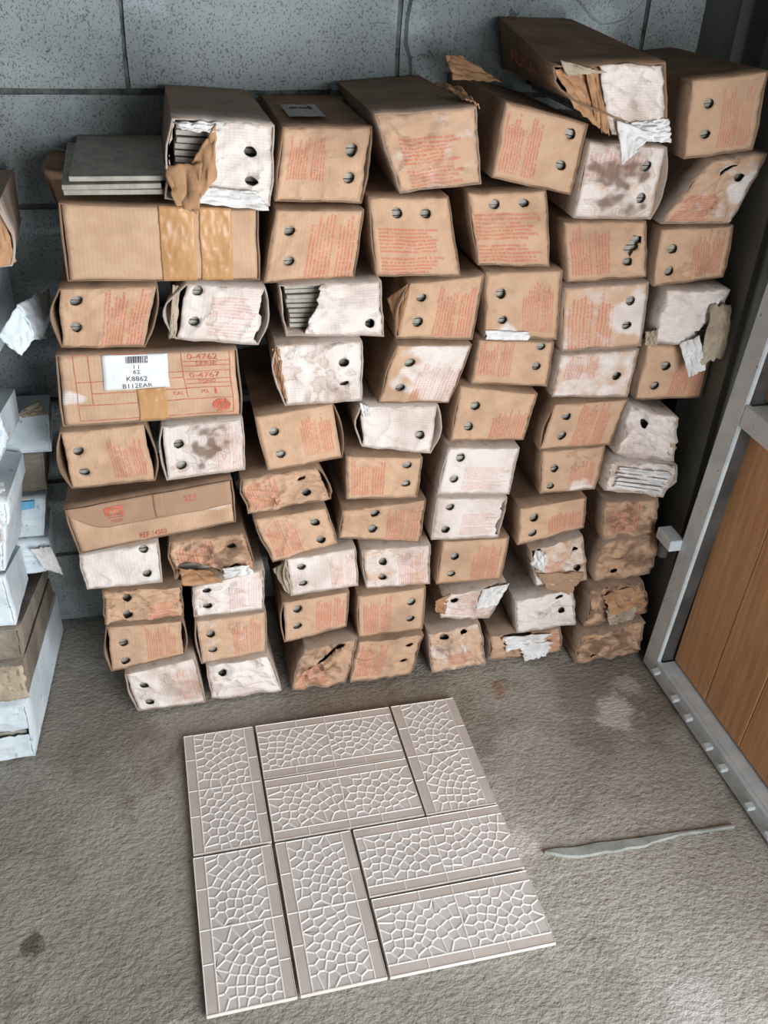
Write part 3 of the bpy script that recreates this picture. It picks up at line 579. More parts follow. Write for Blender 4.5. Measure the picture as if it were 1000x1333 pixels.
class Face:
    """one carton end: maps u,v (0..1 from the lower left) to the world, with its crumples"""
    def __init__(s, q, y, seed, wear, holes):
        s.q = [Vector((p[0], y, p[1])) for p in q]; s.sd = seed*.37; s.w = wear*1.3; s.h = holes
        r = random.Random(seed)
        s.folds = []
        for k in range(int(3+5*wear)):
            a = r.uniform(0, math.pi); s.folds.append((math.cos(a), math.sin(a), r.uniform(.1, .9), r.uniform(.1, .9), r.uniform(-1, 1), r.uniform(.05, .11)))
    def flat(s, u, v):
        TLc, TRc, BR, BL = s.q
        return BL*((1-u)*(1-v))+BR*(u*(1-v))+TRc*(u*v)+TLc*((1-u)*v)
    def disp(s, u, v):
        w = s.w; d = .0016*w*pn(u*3+s.sd, v*3, 1)
        k = 1-2*abs(pn(u*2.6+s.sd, v*2.6, 5.5)); d += .0032*w*max(0, k)**3
        d += .0030*w*max(0, 1-5*abs(pn(u*3.3+s.sd, v*3.3, 15)))-.0024*w*max(0, 1-6*abs(pn(u*2.1+s.sd, v*4.2, 19)))
        if w > .8:
            k = 1-2*abs(pn(u*5.1+s.sd, v*5.1, 9.5)); d += .0055*(w-.5)*k*abs(k)
            d += .012*(w-.7)*pn(u*1.9+s.sd, v*1.9, 3)
        for (c, n, pu, pv, amp, wd) in s.folds:
            t = (u-pu)*c+(v-pv)*n; e = max(0, 1-abs(t)/wd)
            l = max(0, 1-((u-pu)*-n+(v-pv)*c)**2*4)
            d += amp*.0032*w*e*l
        for (hu, hv) in s.h:
            r2 = (u-hu)**2+(v-hv)**2; d -= .0022*w*math.exp(-r2*60)
        d += .0025*(16*u*(1-u)*v*(1-v))
        return d
    def P(s, u, v):
        p = s.flat(u, v); a = .0042*s.w
        p.x += a*pn(u*2.3+s.sd, v*2.3, 11)+.4*a*pn(u*7+s.sd, v*7, 12)
        p.z += a*pn(u*2.3+s.sd, v*2.3, 21)+.4*a*pn(u*7+s.sd, v*7, 22)
        p.z = max(p.z, .002)
        p.y -= s.disp(u, v)
        return p

def end_panel(F, e, org):
    q = F.q; wid = ((q[1]-q[0]).length+(q[2]-q[3]).length)/2; hei = ((q[0]-q[3]).length+(q[1]-q[2]).length)/2
    hr = e.get('hr', .0085)*1.16; sd = seedof(e['id']); rng = random.Random(sd)
    m = .014
    loops = []; drop = []
    for (hu, hv) in e['h']:
        n = 14; sq = rng.uniform(.82, 1.0) if e.get('wear', .45) < .7 else rng.uniform(.6, .95); rot = rng.uniform(0, 3)
        lp = []
        for k in range(n):
            a = k/n*math.tau; rr = hr*(1+.10*pn(math.cos(a)*2, math.sin(a)*2, sd+hu*9))
            x = rr*math.cos(a); y = rr*math.sin(a)*sq
            lp.append((hu+x/wid, hv+y/hei))
        if all(m < p[0] < 1-m and m < p[1] < 1-m for p in lp): loops.append(lp); drop.append(lp)
    tear = [tuple(p) for p in e.get('tear', ())]
    if tear:
        # ragged outline
        rg = []
        for i in range(len(tear)):
            a = tear[i]; b = tear[(i+1) % len(tear)]; k = max(1, int(math.dist(a, b)/.06))
            for j in range(k):
                f = j/k; x = a[0]+(b[0]-a[0])*f; y = a[1]+(b[1]-a[1])*f
                x += rng.uniform(-.022, .022); y += rng.uniform(-.022, .022)
                rg.append((x, y))
        drop.append(rg)
        rin = [(min(max(p[0], m+.004), 1-m-.004), min(max(p[1], m+.004), 1-m-.004)) for p in rg]
    nu, nv = 34, 28
    pts = []; edges = []
    ring = [(m+(1-2*m)*i/nu, m) for i in range(nu)]+[(1-m, m+(1-2*m)*j/nv) for j in range(nv)]+[(1-m-(1-2*m)*i/nu, 1-m) for i in range(nu)]+[(m, 1-m-(1-2*m)*j/nv) for j in range(nv)]
    pts += ring; edges += [(i, (i+1) % len(ring)) for i in range(len(ring))]
    for lp in loops:
        b = len(pts); pts += lp; edges += [(b+i, b+(i+1) % len(lp)) for i in range(len(lp))]
    if tear:
        b = len(pts); pts += rin; edges += [(b+i, b+(i+1) % len(rin)) for i in range(len(rin)) if math.dist(rin[i], rin[(i+1) % len(rin)]) > 1e-4]
    for j in range(1, nv):
        for i in range(1, nu):
            u = m+(1-2*m)*(i+rng.uniform(-.25, .25))/nu; v = m+(1-2*m)*(j+rng.uniform(-.25, .25))/nv
            if any(math.hypot((u-h[0])*wid, (v-h[1])*hei) < hr*1.25 for h in e['h']): continue
            pts.append((u, v))
    vs2, _, tris, _, _, _ = delaunay_2d_cdt([Vector(p) for p in pts], edges, [], 0, 1e-6)
    keep = []
    for f in tris:
        cx = sum(vs2[i].x for i in f)/len(f); cy = sum(vs2[i].y for i in f)/len(f)
        if any(in_poly(cx, cy, d) for d in drop): continue
        keep.append(tuple(f))
    used = sorted({i for f in keep for i in f}); ix = {v: k for k, v in enumerate(used)}
    uv = [(vs2[i].x, vs2[i].y) for i in used]
    me = mesh('end_panel', [F.P(*p) for p in uv], [tuple(ix[i] for i in f) for f in keep], org)
    # attributes
    aw = me.attributes.new('white', 'FLOAT', 'POINT'); as_ = me.attributes.new('stain', 'FLOAT', 'POINT')
    ae = me.attributes.new('edge', 'FLOAT', 'POINT'); E = []
    W = []; S = []
    for (u, v) in uv:
        w = e.get('w', 0.0)
        for (a, b, r, s_) in e.get('ws', ()):
            d = math.hypot(u-a+.3*r*pn(u*5+sd, v*5, 1), v-b+.3*r*pn(u*5, v*5+sd, 2)); w = max(w, s_*max(0, min(1, 1.35*(1-d/r))))
        t = 0
        for (a, b, r, s_) in e.get('st', ()):
            du = u-a+1.1*r*pn(u*4+sd, v*4, 3)+.5*r*pn(u*11+sd, v*11, 4); dv = (v-b+1.1*r*pn(u*4, v*4+sd, 5)+.5*r*pn(u*11, v*11+sd, 6))*.75
            d = math.hypot(du, dv)/r; t = max(t, s_*max(0, 1-d*.85))
        W.append(w); S.append(t); E.append(min(u*wid, (1-u)*wid, v*hei, (1-v)*hei)*100)
    aw.data.foreach_set('value', W); as_.data.foreach_set('value', S); ae.data.foreach_set('value', E)
    um = me.uv_layers.new(name='metric'); up = me.uv_layers.new(name='print')
    pr = e.get('pr', '')
    for l in me.loops:
        u, v = uv[l.vertex_index]
        um.data[l.index].uv = (u*wid, v*hei)
        if pr:
            a = [float(x) for x in pr[2:].split(',')]
            s1 = (u-a[0])/(a[2]-a[0]); s2 = (v-a[1])/(a[3]-a[1])
            up.data[l.index].uv = (s1, 1-s2) if pr[0] == 'H' else (s2, s1)
        else: up.data[l.index].uv = (-5, -5)
    return me

def carton_body(F, e, org, back=None):
    """four walls and the closed far end, as one sheet; the near edge follows the end panel"""
    sd = seedof(e['id'])*.37; w = e.get('wear', .45); rb_ = random.Random(seedof(e['id'])+3); bl = e.get('bl', rb_.uniform(.0005, .0035)); br = e.get('br', rb_.uniform(.0005, .0035))
    n = 9; per = [(i/n, 0) for i in range(n)]+[(1, j/n) for j in range(n)]+[(1-i/n, 1) for i in range(n)]+[(0, 1-j/n) for j in range(n)]
    N = len(per); rings = 9; yb = e.get('back', .412)
    cx = sum(p.x for p in F.q)/4; cz = sum(p.z for p in F.q)/4
    if back is None:
        back = [Vector((cx+(p.x-cx)*.94, yb, cz+(p.z-cz)*.94)) for p in F.q]
    else: back = [Vector(p) for p in back]
    vs = []; fs = []; W = []
    for k in range(rings):
        t = (k/(rings-1))
        for (u, v) in per:
            a = F.P(u, v)
            if k == 0: a.y = min(a.y, F.flat(u, v).y)-.002
            b = back[3]*((1-u)*(1-v))+back[2]*(u*(1-v))+back[1]*(u*v)+back[0]*((1-u)*v)
            p = a.lerp(b, t)
            out = Vector((u-.5, 0, v-.5))
            amp = .0025*w*math.sin(math.pi*t)
            p += out*2*amp*pn(u*3+sd+t*2, v*3, t*4)
            f = (1-t)**2
            if u == 0: p.x -= bl*math.sin(math.pi*v)*f
            if u == 1: p.x += br*math.sin(math.pi*v)*f
            if p.z < .001: p.z = .001
            vs.append(p); W.append(e.get('w', 0)*.55*(1 if t < .25 else .3))
    for k in range(rings-1):
        for i in range(N):
            j = (i+1) % N
            fs.append((k*N+i, (k+1)*N+i, (k+1)*N+j, k*N+j))
    fs.append(tuple((rings-1)*N+i for i in range(N))[::-1])
    me = mesh('carton_body', vs, fs, org)
    aw = me.attributes.new('white', 'FLOAT', 'POINT'); aw.data.foreach_set('value', W)
    return me

def solid(o, t, off=-1):
    m = o.modifiers.new('board thickness', 'SOLIDIFY'); m.thickness = t; m.offset = off; m.use_even_offset = False
    return o

def tile_stack(F, e, org, y1=.39, u0=.05, u1=.95):
    q = F.q; hei = min((q[0]-q[3]).length, (q[1]-q[2]).length); n = max(4, int((hei-.012)/.0088))
    vs = []; fs = []; rng = random.Random(seedof(e['id'])+5)
    y0 = q[0].y+.0065+max(0, e.get('wear', .45)-.4)*.014; y1 = min(y1, e.get('back', .412)-.02)
    for k in range(n):
        va = .06+.88*k/n; vb = va+.88/n*.86; yy = y0+rng.uniform(0, .003)
        b = len(vs)
        for y in (yy, y1):
            s = 1 if y == yy else .93
            for (u, v) in ((u0, va), (u1, va), (u1, vb), (u0, vb)):
                p = F.flat(.5+(u-.5)*s, .5+(v-.5)*s); vs.append((p.x, y, p.z))
        fs += [(b+3, b+2, b+1, b), (b+4, b+5, b+6, b+7), (b, b+1, b+5, b+4), (b+1, b+2, b+6, b+5), (b+2, b+3, b+7, b+6), (b+3, b, b+4, b+7)]
    return mesh('tile_stack', vs, fs, org)

def sheet(name, corners, mat, parent, org=(0, 0, 0), nu=18, nv=18, amp=.006, seed=0, rag=.04, bend=None, thick=.0016, freq=3.0):
    """a torn crumpled sheet spanned between four corners (upper left, upper right, lower right, lower left)"""
    c = [Vector(p) for p in corners]
    nrm = (c[1]-c[0]).cross(c[3]-c[0]).normalized()
    vs = []; fs = []
    for j in range(nv+1):
        for i in range(nu+1):
            u = i/nu; v = j/nv
            ru = u+(rag*pn(v*6+seed, u*3, 2.2)*(1 if i in (0, nu) else .3)); rv = v+(rag*pn(u*6+seed, v*3, 7.2)*(1 if j in (0, nv) else .3))
            p = c[0]*((1-ru)*(1-rv))+c[1]*(ru*(1-rv))+c[2]*(ru*rv)+c[3]*((1-ru)*rv)
            k = 1-2*abs(pn(u*freq+seed, v*freq, 3.1))
            p += nrm*(amp*k*abs(k)+amp*.7*pn(u*freq*2+seed, v*freq*2, 1))
            if bend: p += Vector(bend)*math.sin(math.pi*v)*(.4+.6*math.sin(math.pi*u))
            vs.append(p)
    for j in range(nv):
        for i in range(nu):
            a = j*(nu+1)+i; fs.append((a, a+1, a+nu+2, a+nu+1))
    o = link(name, mesh(name, vs, fs, org), mat, parent, smooth=True, angle=25)
    if thick: solid(o, thick, 0)
    return o

ROOT = {}; FACE = {}
for e in CARTONS:
    sd = seedof(e['id']); q = e['q']
    org = ((q[2][0]+q[3][0])/2, e['y'], max(0, min(q[2][1], q[3][1])))
    t = thing('cardboard_carton', e['label'], 'carton', org, CARTON_GROUP)
    F = Face(q, e['y'], sd, e.get('wear', .45), e['h'])
    ROOT[e['id']] = t; FACE[e['id']] = F
    back = None
    if e['id'] == 't5':      # long open carton: its mouth is wider than the white end
        continue
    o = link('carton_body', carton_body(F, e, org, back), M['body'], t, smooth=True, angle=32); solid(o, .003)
    o = link('end_panel', end_panel(F, e, org), M['panel'], t, smooth=True, angle=28); solid(o, .0022, 0)
    if e['id'] not in ('t1', 'r3', 'l1', 'l2', 'l3', 'z1'):
        s = link('tile_stack', tile_stack(F, e, org), M['tile'], t); s['kind'] = 'stuff'

def W2(i, u, v, dy=0.0):
    p = FACE[i].P(u, v); p.y -= dy; return p
def org_of(i): return tuple(ROOT[i].location)

# ---- writing and flat print that lies on a carton face
def text_mesh(body):
    cu = bpy.data.curves.new('print', 'FONT'); cu.body = body; cu.resolution_u = 2
    o = bpy.data.objects.new('print', cu); me = bpy.data.meshes.new_from_object(o)
    bpy.data.objects.remove(o); bpy.data.curves.remove(cu)
    return me

def decal_uv(i, name, polys, mat, dy=.0032, parent=None):
    """flat polygons given in face u,v, laid on the crumpled carton face"""
    vs = []; fs = []
    for poly in polys:
        b = len(vs); vs += [W2(i, u, v, dy) for (u, v) in poly]; fs.append(tuple(range(b, b+len(poly))))
    o = link(name, mesh(name, vs, fs, org_of(i)), mat, parent or ROOT[i]); o['kind'] = 'stuff'
    return o

def strip_uv(u0, v0, u1, v1, w, n=10):
    """line from one point to another as short quads"""
    asp = 2.3; d = Vector(((u1-u0)*asp, v1-v0)).normalized(); nx, ny = -d.y*w/asp, d.x*w
    out = []
    for k in range(n):
        a = k/n; b = (k+1)/n
        p = (u0+(u1-u0)*a, v0+(v1-v0)*a); q = (u0+(u1-u0)*b, v0+(v1-v0)*b)
        out.append([(p[0]-nx, p[1]-ny), (q[0]-nx, q[1]-ny), (q[0]+nx, q[1]+ny), (p[0]+nx, p[1]+ny)])
    return out

def text_uv(i, body, cu, cv, wu, hv, mat, dy=.0034, slant=0.0, name='printed_text', parent=None):
    me = text_mesh(body)
    xs = [v.co.x for v in me.vertices]; ys = [v.co.y for v in me.vertices]
    x0, x1, y0, y1 = min(xs), max(xs), min(ys), max(ys); org = Vector(org_of(i))
    for v in me.vertices:
        fx = (v.co.x-x0)/(x1-x0)-.5; fy = (v.co.y-y0)/(y1-y0)-.5
        v.co = W2(i, cu+fx*wu, cv+fy*hv+fx*slant, dy)-org
    o = link(name, me, mat, parent or ROOT[i]); o['kind'] = 'stuff'
    return o

def grid_uv(i, name, u0, v0, u1, v1, mat, dy=.002, nu=14, nv=12, fn=None, top=None, parent=None, thick=.0004):
    vs = []; fs = []
    for j in range(nv+1):
        for k in range(nu+1):
            u = u0+(u1-u0)*k/nu; lo = v0 if top is None else top(u); v = lo+(v1-lo)*j/nv
            p = W2(i, u, v, dy)
            if fn: p.y -= fn(u, v)
            vs.append(p)
    for j in range(nv):
        for k in range(nu):
            a = j*(nu+1)+k; fs.append((a, a+1, a+nu+2, a+nu+1))
    o = link(name, mesh(name, vs, fs, org_of(i)), mat, parent or ROOT[i], smooth=True, angle=35); solid(o, thick, 0)
    return o

def oval(u, v, ru, rv, n=22): return [(u+ru*math.cos(k/n*math.tau), v+rv*math.sin(k/n*math.tau)) for k in range(n)]
def rect(u0, v0, u1, v1): return [(u0, v0), (u1, v0), (u1, v1), (u0, v1)]

# ---- loose tiles in the two ripped cartons
ORD = ['topmost', 'second', 'third', 'fourth', 'fifth', 'sixth', 'seventh', 'eighth', 'ninth', 'tenth']
def torn_tiles(i, n, u0, u1, where, v0=.08, v1=.92):
    F = FACE[i]; rng = random.Random(n+len(where)); pitch = (v1-v0)/n
    for k in range(n):
        va = v1-(k+1)*pitch; vb = va+pitch*.78; du = rng.uniform(-.012, .012)
        y = F.q[0].y+.022+rng.uniform(-.003, .004); y1 = .26
        c = [F.flat(u, v) for (u, v) in ((u0+du, va), (u1+du, va), (u1+du, vb), (u0+du, vb))]
        org = (c[0].x, y, c[0].z)
        me = prism('ceramic_tile', [(p.x-org[0], 0, p.z-org[2]) for p in c], (0, y1-y, 0))
        bm = bmesh.new(); bm.from_mesh(me); bmesh.ops.bevel(bm, geom=list(bm.edges), offset=.0008, segments=1, affect='EDGES'); bm.to_mesh(me); bm.free()
        o = link('ceramic_tile', me, M['tile']); o.location = org
        tag(o, '%s grey tile from the top %s' % (ORD[k], where) if k else 'topmost grey tile ' + where, 'tile', 'tiles showing in the ripped cartons')
torn_tiles('t1', 10, .08, .88, 'in the torn white carton of the top row')
torn_tiles('r3', 9, .07, .90, 'in the ripped carton below the taped one')

# ---- torn end of the top white carton
o1 = org_of('t1')
sheet('torn_flap', [W2('t1', .2, .5, .006), W2('t1', .42, .98, .012), W2('t1', .46, .35, .02), W2('t1', .26, .02, .03)], M['kraft'], ROOT['t1'], o1, amp=.005, seed=2, rag=.04, freq=1.8)
sheet('torn_flap', [W2('t1', -.04, .42, .004), W2('t1', .3, .52, .012), W2('t1', .3, -.06, .045), W2('t1', .08, .02, .03)], M['kraft'], ROOT['t1'], o1, amp=.006, seed=5, rag=.06, freq=1.8)
sheet('torn_paper', [W2('t1', .3, .22, .014), W2('t1', .85, .2, .008), W2('t1', .98, -.04, .014), W2('t1', .3, .02, .02)], M['wpaper'], ROOT['t1'], o1, amp=.005, seed=9, rag=.08, freq=3)
sheet('torn_paper', [W2('t1', .02, .97, .004), W2('t1', .5, 1.0, .006), W2('t1', .48, .88, .012), W2('t1', .1, .9, .014)], M['wpaper'], ROOT['t1'], o1, nv=5, amp=.005, seed=3, rag=.09)

# ---- sticker on the lid of the tan carton beside it
FB = FACE['t2']
def top_pt(i, u, t, up=.0045):
    F = FACE[i]; a = F.P(u, 1); return Vector((a.x, F.q[0].y+t*(.412-F.q[0].y), a.z+up))
vs = []; fs = []
for j in range(5):
    for k in range(7):
        vs.append(top_pt('t2', .13+.42*k/6, .18+.36*j/4))
for j in range(4):
    for k in range(6):
        a = j*7+k; fs.append((a, a+1, a+8, a+7))
stk = link('sticker', mesh('sticker', vs, fs, org_of('t2')), M['sticker'], ROOT['t2'])
for (u, t, wu, wt) in ((.2, .40, .09, .05), (.30, .41, .12, .03), (.42, .38, .045, .09)):
    me = mesh('sticker_print', [top_pt('t2', u, t, .0052), top_pt('t2', u+wu, t, .0052), top_pt('t2', u+wu, t+wt, .0052), top_pt('t2', u, t+wt, .0052)], [(0, 1, 2, 3)], org_of('t2'))
    p = link('sticker_print', me, M['black_ink'], stk); p['kind'] = 'stuff'

# ---- lifted lid flap between the pale dented carton and its right neighbour
sheet('lid_flap', [(.566, .295, 1.292), (.594, .29, 1.292), (.662, .25, 1.257), (.575, .26, 1.258)], M['kraft'], ROOT['t4'], org_of('t4'), amp=.004, seed=1, rag=.05, thick=.003)
sheet('torn_edge', [(.520, .20, 1.262), (.556, .17, 1.262), (.566, .085, 1.246), (.545, .09, 1.258)], M['kraft'], ROOT['t3'], org_of('t3'), amp=.006, seed=4, rag=.07)

# ---- long open carton lying on top
i = 't5'; o5 = org_of(i); e5 = [c for c in CARTONS if c['id'] == i][0]
FM = Face([(.652, 1.312), (.842, 1.322), (.874, 1.203), (.700, 1.262)], .024, 77, .7, [])
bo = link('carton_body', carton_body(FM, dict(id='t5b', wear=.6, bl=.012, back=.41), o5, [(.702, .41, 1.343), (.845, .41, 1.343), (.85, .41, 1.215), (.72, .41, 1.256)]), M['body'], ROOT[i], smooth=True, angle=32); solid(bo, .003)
ep = link('end_panel', end_panel(FACE[i], e5, o5), M['panel'], ROOT[i], smooth=True, angle=28); solid(ep, .0022, 0)
st5 = link('tile_stack', tile_stack(FACE[i], e5, o5, u0=.10), M['tile'], ROOT[i]); st5['kind'] = 'stuff'
sheet('side_flap', [(.660, .020, 1.308), (.722, .055, 1.312), (.762, .030, 1.216), (.706, .026, 1.252)], M['kraft'], ROOT[i], o5, amp=.004, seed=6, rag=.03, thick=.003)
sheet('inner_flap', [(.712, .034, 1.313), (.738, .026, 1.312), (.768, .020, 1.212), (.748, .03, 1.225)], M['kraft'], ROOT[i], o5, amp=.003, seed=8, rag=.05, thick=.003)
sheet('torn_flap', [(.662, .012, 1.322), (.690, .012, 1.316), (.742, .010, 1.306), (.676, .014, 1.300)], M['fluting'], ROOT[i], o5, nv=5, amp=.003, seed=11, rag=.08)
sheet('torn_paper', [(.772, .012, 1.238), (.835, .004, 1.220), (.812, -.002, 1.192), (.790, .0, 1.172)], M['wpaper'], ROOT[i], o5, amp=.003, seed=12, rag=.05)
sheet('torn_paper', [(.800, .014, 1.234), (.864, .012, 1.240), (.874, .004, 1.205), (.812, .004, 1.208)], M['wpaper'], ROOT[i], o5, amp=.006, seed=13, rag=.05, freq=4)
# red letters on its long side
tm = text_mesh('ADISA'); ob = Vector(o5)
for v in tm.vertices:
    f = .30+.42*v.co.x/2.6; h = .32+.34*v.co.y/.75      # along the side from its far end, and up
    a = FM.flat(0, h); b = Vector((.702, .41, 1.343))*h+Vector((.72, .41, 1.256))*(1-h)
    v.co = b.lerp(a, f)+Vector((-.0125-.006*f, 0, .003))-ob
tx = link('printed_text', tm, M['red_ink'], ROOT[i]); tx['kind'] = 'stuff'

# ---- torn sheets hanging from other cartons
sheet('bent_flap', [W2('u6', 1.0, 1.0, -.004), W2('u6', 1.06, .9, -.05), W2('u6', 1.10, .35, -.03), W2('u6', 1.0, .05, .0)], M['kraft'], ROOT['u6'], org_of('u6'), amp=.003, seed=3, thick=.003)
sheet('hanging_paper', [(1.075, .080, .888), (1.118, .076, .892), (1.122, .060, .790), (1.068, .062, .770)], M['fluting'], ROOT['r7'], org_of('r7'), amp=.006, seed=7, rag=.08, bend=(0, -.012, 0))
sheet('hanging_paper', [(1.028, .084, .812), (1.062, .072, .830), (1.082, .055, .765), (1.052, .060, .748)], M['wpaper'], ROOT['r7'], org_of('r7'), amp=.004, seed=17, rag=.06)
sheet('torn_flap', [(.952, .088, .838), (.976, .084, .842), (.978, .08, .806), (.955, .086, .812)], M['fluting'], ROOT['r7'], org_of('r7'), amp=.004, seed=19, rag=.08)
sheet('side_flap', [W2('r4', -.01, .98, .002), W2('r4', .02, .96, .006), W2('r4', .02, .08, .004), W2('r4', -.16, .62, -.03)], M['kraft'], ROOT['r4'], org_of('r4'), amp=.002, seed=21, thick=.003)
sheet('side_flap', [W2('r2', -.14, .93, .0), W2('r2', -.05, .92, -.01), W2('r2', .0, .06, .0), W2('r2', -.06, -.02, .004)], M['fluting'], ROOT['r2'], org_of('r2'), amp=.003, seed=22, thick=.003)
sheet('torn_paper', [W2('r5', .02, .12, .004), W2('r5', .6, .1, .005), W2('r5', .58, .0, .010), W2('r5', .03, -.02, .008)], M['wpaper'], ROOT['r5'], org_of('r5'), nv=5, amp=.003, seed=23, rag=.06)
sheet('torn_edge', [W2('m3', -.06, .9, .0), W2('m3', .03, .96, .004), W2('m3', .02, .1, .004), W2('m3', -.08, .3, -.02)], M['kraft'], ROOT['m3'], org_of('m3'), amp=.006, seed=24, rag=.1)
sheet('torn_paper', [W2('n4', .0, 1.08, .002), W2('n4', .1, 1.02, .004), W2('n4', .12, .8, .006), W2('n4', .04, .75, .004)], M['wpaper'], ROOT['n4'], org_of('n4'), amp=.003, seed=25)
sheet('torn_liner', [W2('q2', .06, .34, .010), W2('q2', .42, .28, .012), W2('q2', .58, -.04, .03), W2('q2', .1, .02, .026)], M['kraft'], ROOT['q2'], org_of('q2'), amp=.006, seed=26, rag=.08, freq=2)
sheet('torn_paper', [W2('q2', .62, .2, .01), W2('q2', .92, .24, .012), W2('q2', .98, .0, .018), W2('q2', .6, -.02, .02)], M['wpaper'], ROOT['q2'], org_of('q2'), amp=.004, seed=27, rag=.08, freq=2.5)
sheet('torn_flap', [W2('q6', -.05, .62, .006), W2('q6', .12, .98, .004), W2('q6', .26, .86, .014), W2('q6', .14, .42, .016)], M['wpaper'], ROOT['q6'], org_of('q6'), amp=.006, seed=28, rag=.1, freq=2.2)
sheet('hanging_flap', [W2('q6', .05, .35, .010), W2('q6', .98, .18, .006), W2('q6', .62, -.26, .012), W2('q6', .18, -.06, .014)], M['panel'], ROOT['q6'], org_of('q6'), amp=.005, seed=29, rag=.05)
sheet('torn_paper', [W2('x6', .18, .92, .010), W2('x6', .82, .96, .010), W2('x6', .72, .5, .016), W2('x6', .22, .4, .02)], M['wpaper'], ROOT['x6'], org_of('x6'), amp=.006, seed=30, rag=.14, freq=2.6)
sheet('torn_paper', [W2('x6', .40, .55, .016), W2('x6', .86, .6, .014), W2('x6', .78, .05, .016), W2('x6', .46, .02, .02)], M['wpaper'], ROOT['x6'], org_of('x6'), amp=.006, seed=31, rag=.16, freq=2.4)
sheet('folded_flap', [W2('v7', .18, .86, .012), W2('v7', .92, .98, .01), W2('v7', 1.0, .35, .02), W2('v7', .34, .42, .03)], M['kraft'], ROOT['v7'], org_of('v7'), amp=.008, seed=32, rag=.08)
sheet('torn_liner', [W2('v7', .3, .46, .012), W2('v7', .86, .38, .014), W2('v7', .72, .0, .016), W2('v7', .34, .06, .02)], M['fluting'], ROOT['v7'], org_of('v7'), amp=.006, seed=33, rag=.08, freq=5)
sheet('lifted_corner', [W2('v5', .62, .92, .004), W2('v5', 1.02, 1.01, .012), W2('v5', .99, .42, .014), W2('v5', .6, .35, .004)], M['wpaper'], ROOT['v5'], org_of('v5'), amp=.003, seed=34)
sheet('side_flap', [W2('v5', -.12, .9, .004), W2('v5', .12, 1.0, .004), W2('v5', .1, .12, .005), W2('v5', -.1, .2, .004)], M['kraft'], ROOT['v5'], org_of('v5'), amp=.003, seed=35)
sheet('side_flap', [W2('q3', -.18, .62, -.02), W2('q3', .0, .92, .0), W2('q3', .02, .06, .004), W2('q3', -.06, .1, .0)], M['fluting'], ROOT['q3'], org_of('q3'), amp=.003, seed=36, thick=.003)
sheet('torn_edge', [W2('n7', .92, .7, .004), W2('n7', 1.12, .5, -.03), W2('n7', 1.1, .1, -.02), W2('n7', .95, .1, .004)], M['kraft'], ROOT['n7'], org_of('n7'), amp=.008, seed=37, rag=.1)
for k in range(6):      # loose ribs of corrugated liner across the flattened carton
    v = .2+.11*k
    o = sheet('liner_rib', [W2('n7b', .12, v+.03, .009), W2('n7b', .88, v+.05, .010), W2('n7b', .9, v-.01, .012), W2('n7b', .1, v-.03, .012)], M['wpaper'], ROOT['n7b'], org_of('n7b'), nv=4, amp=.003, seed=40+k, rag=.03)

# ---- the blank long carton: yellowed tape across its middle
crk = lambda u, v: .0016*max(0, 1-6*abs(pn(u*16+v*5, v*7, 2)))+.0008*pn(u*30, v*20, 1)
grid_uv('l1', 'packing_tape', .485, .01, .665, 1.0, M['tape'], .0022, 20, 20, crk)
grid_uv('l1', 'packing_tape', .69, .01, .855, 1.0, M['tape'], .0022, 20, 20, lambda u, v: crk(u+3, v))

# ---- the labelled long carton
i = 'l2'
lab = grid_uv(i, 'paper_label', .245, .50, .605, .975, M['label'], .0026)
bars = []; rb = random.Random(4); x = .372
while x < .49:
    w = rb.choice((.0022, .004, .006)); bars.append(rect(x, .855, x+w, .955)); x += w+rb.choice((.002, .004))
b_ = decal_uv(i, 'barcode', bars, M['black_ink'], .0036, lab)
for (s, v, wu, hv) in (('1 1', .800, .028, .052), ('62', .730, .036, .055), ('K8862', .640, .115, .062), ('B112EAR', .548, .165, .058)):
    text_uv(i, s, .430, v, wu, hv, M['black_ink'], .0036, parent=lab)
ln = []
for a in ((.09, .985, .955, .985), (.10, .07, .955, .07), (.09, .985, .10, .07), (.955, .985, .955, .07), (.17, .985, .18, .30),
          (.09, .62, .25, .62), (.18, .46, .95, .46), (.10, .30, .955, .30), (.60, .70, .955, .70), (.68, .98, .70, .32),
          (.69, .845, .955, .845), (.69, .78, .955, .78), (.70, .585, .955, .585), (.70, .52, .955, .52), (.62, .62, .69, .62)):
    ln += strip_uv(*a, .004)
decal_uv(i, 'printed_table', ln, M['red_ink'], .0022)
for (s, u, v, wu, hv) in (('0-4762', .80, .91, .17, .075), ('SERIE', .82, .812, .12, .05), ('0-4767', .81, .642, .17, .07), ('TONO', .82, .552, .10, .05), ('1', .86, .40, .012, .085), ('M2', .80, .40, .04, .05), ('CAL', .65, .40, .06, .05)):
    text_uv(i, s, u, v, wu, hv, M['red_ink'], .0022)
decal_uv(i, 'round_emblem', [oval(.885, .185, .052, .095)], M['red_ink'], .0022)
text_uv(i, 'SN', .885, .185, .058, .095, M['kraft'], .0030, slant=.12)
grid_uv(i, 'packing_tape', .42, .02, .58, .50, M['tape'], .0024, 14, 10, lambda u, v: crk(u+5, v))

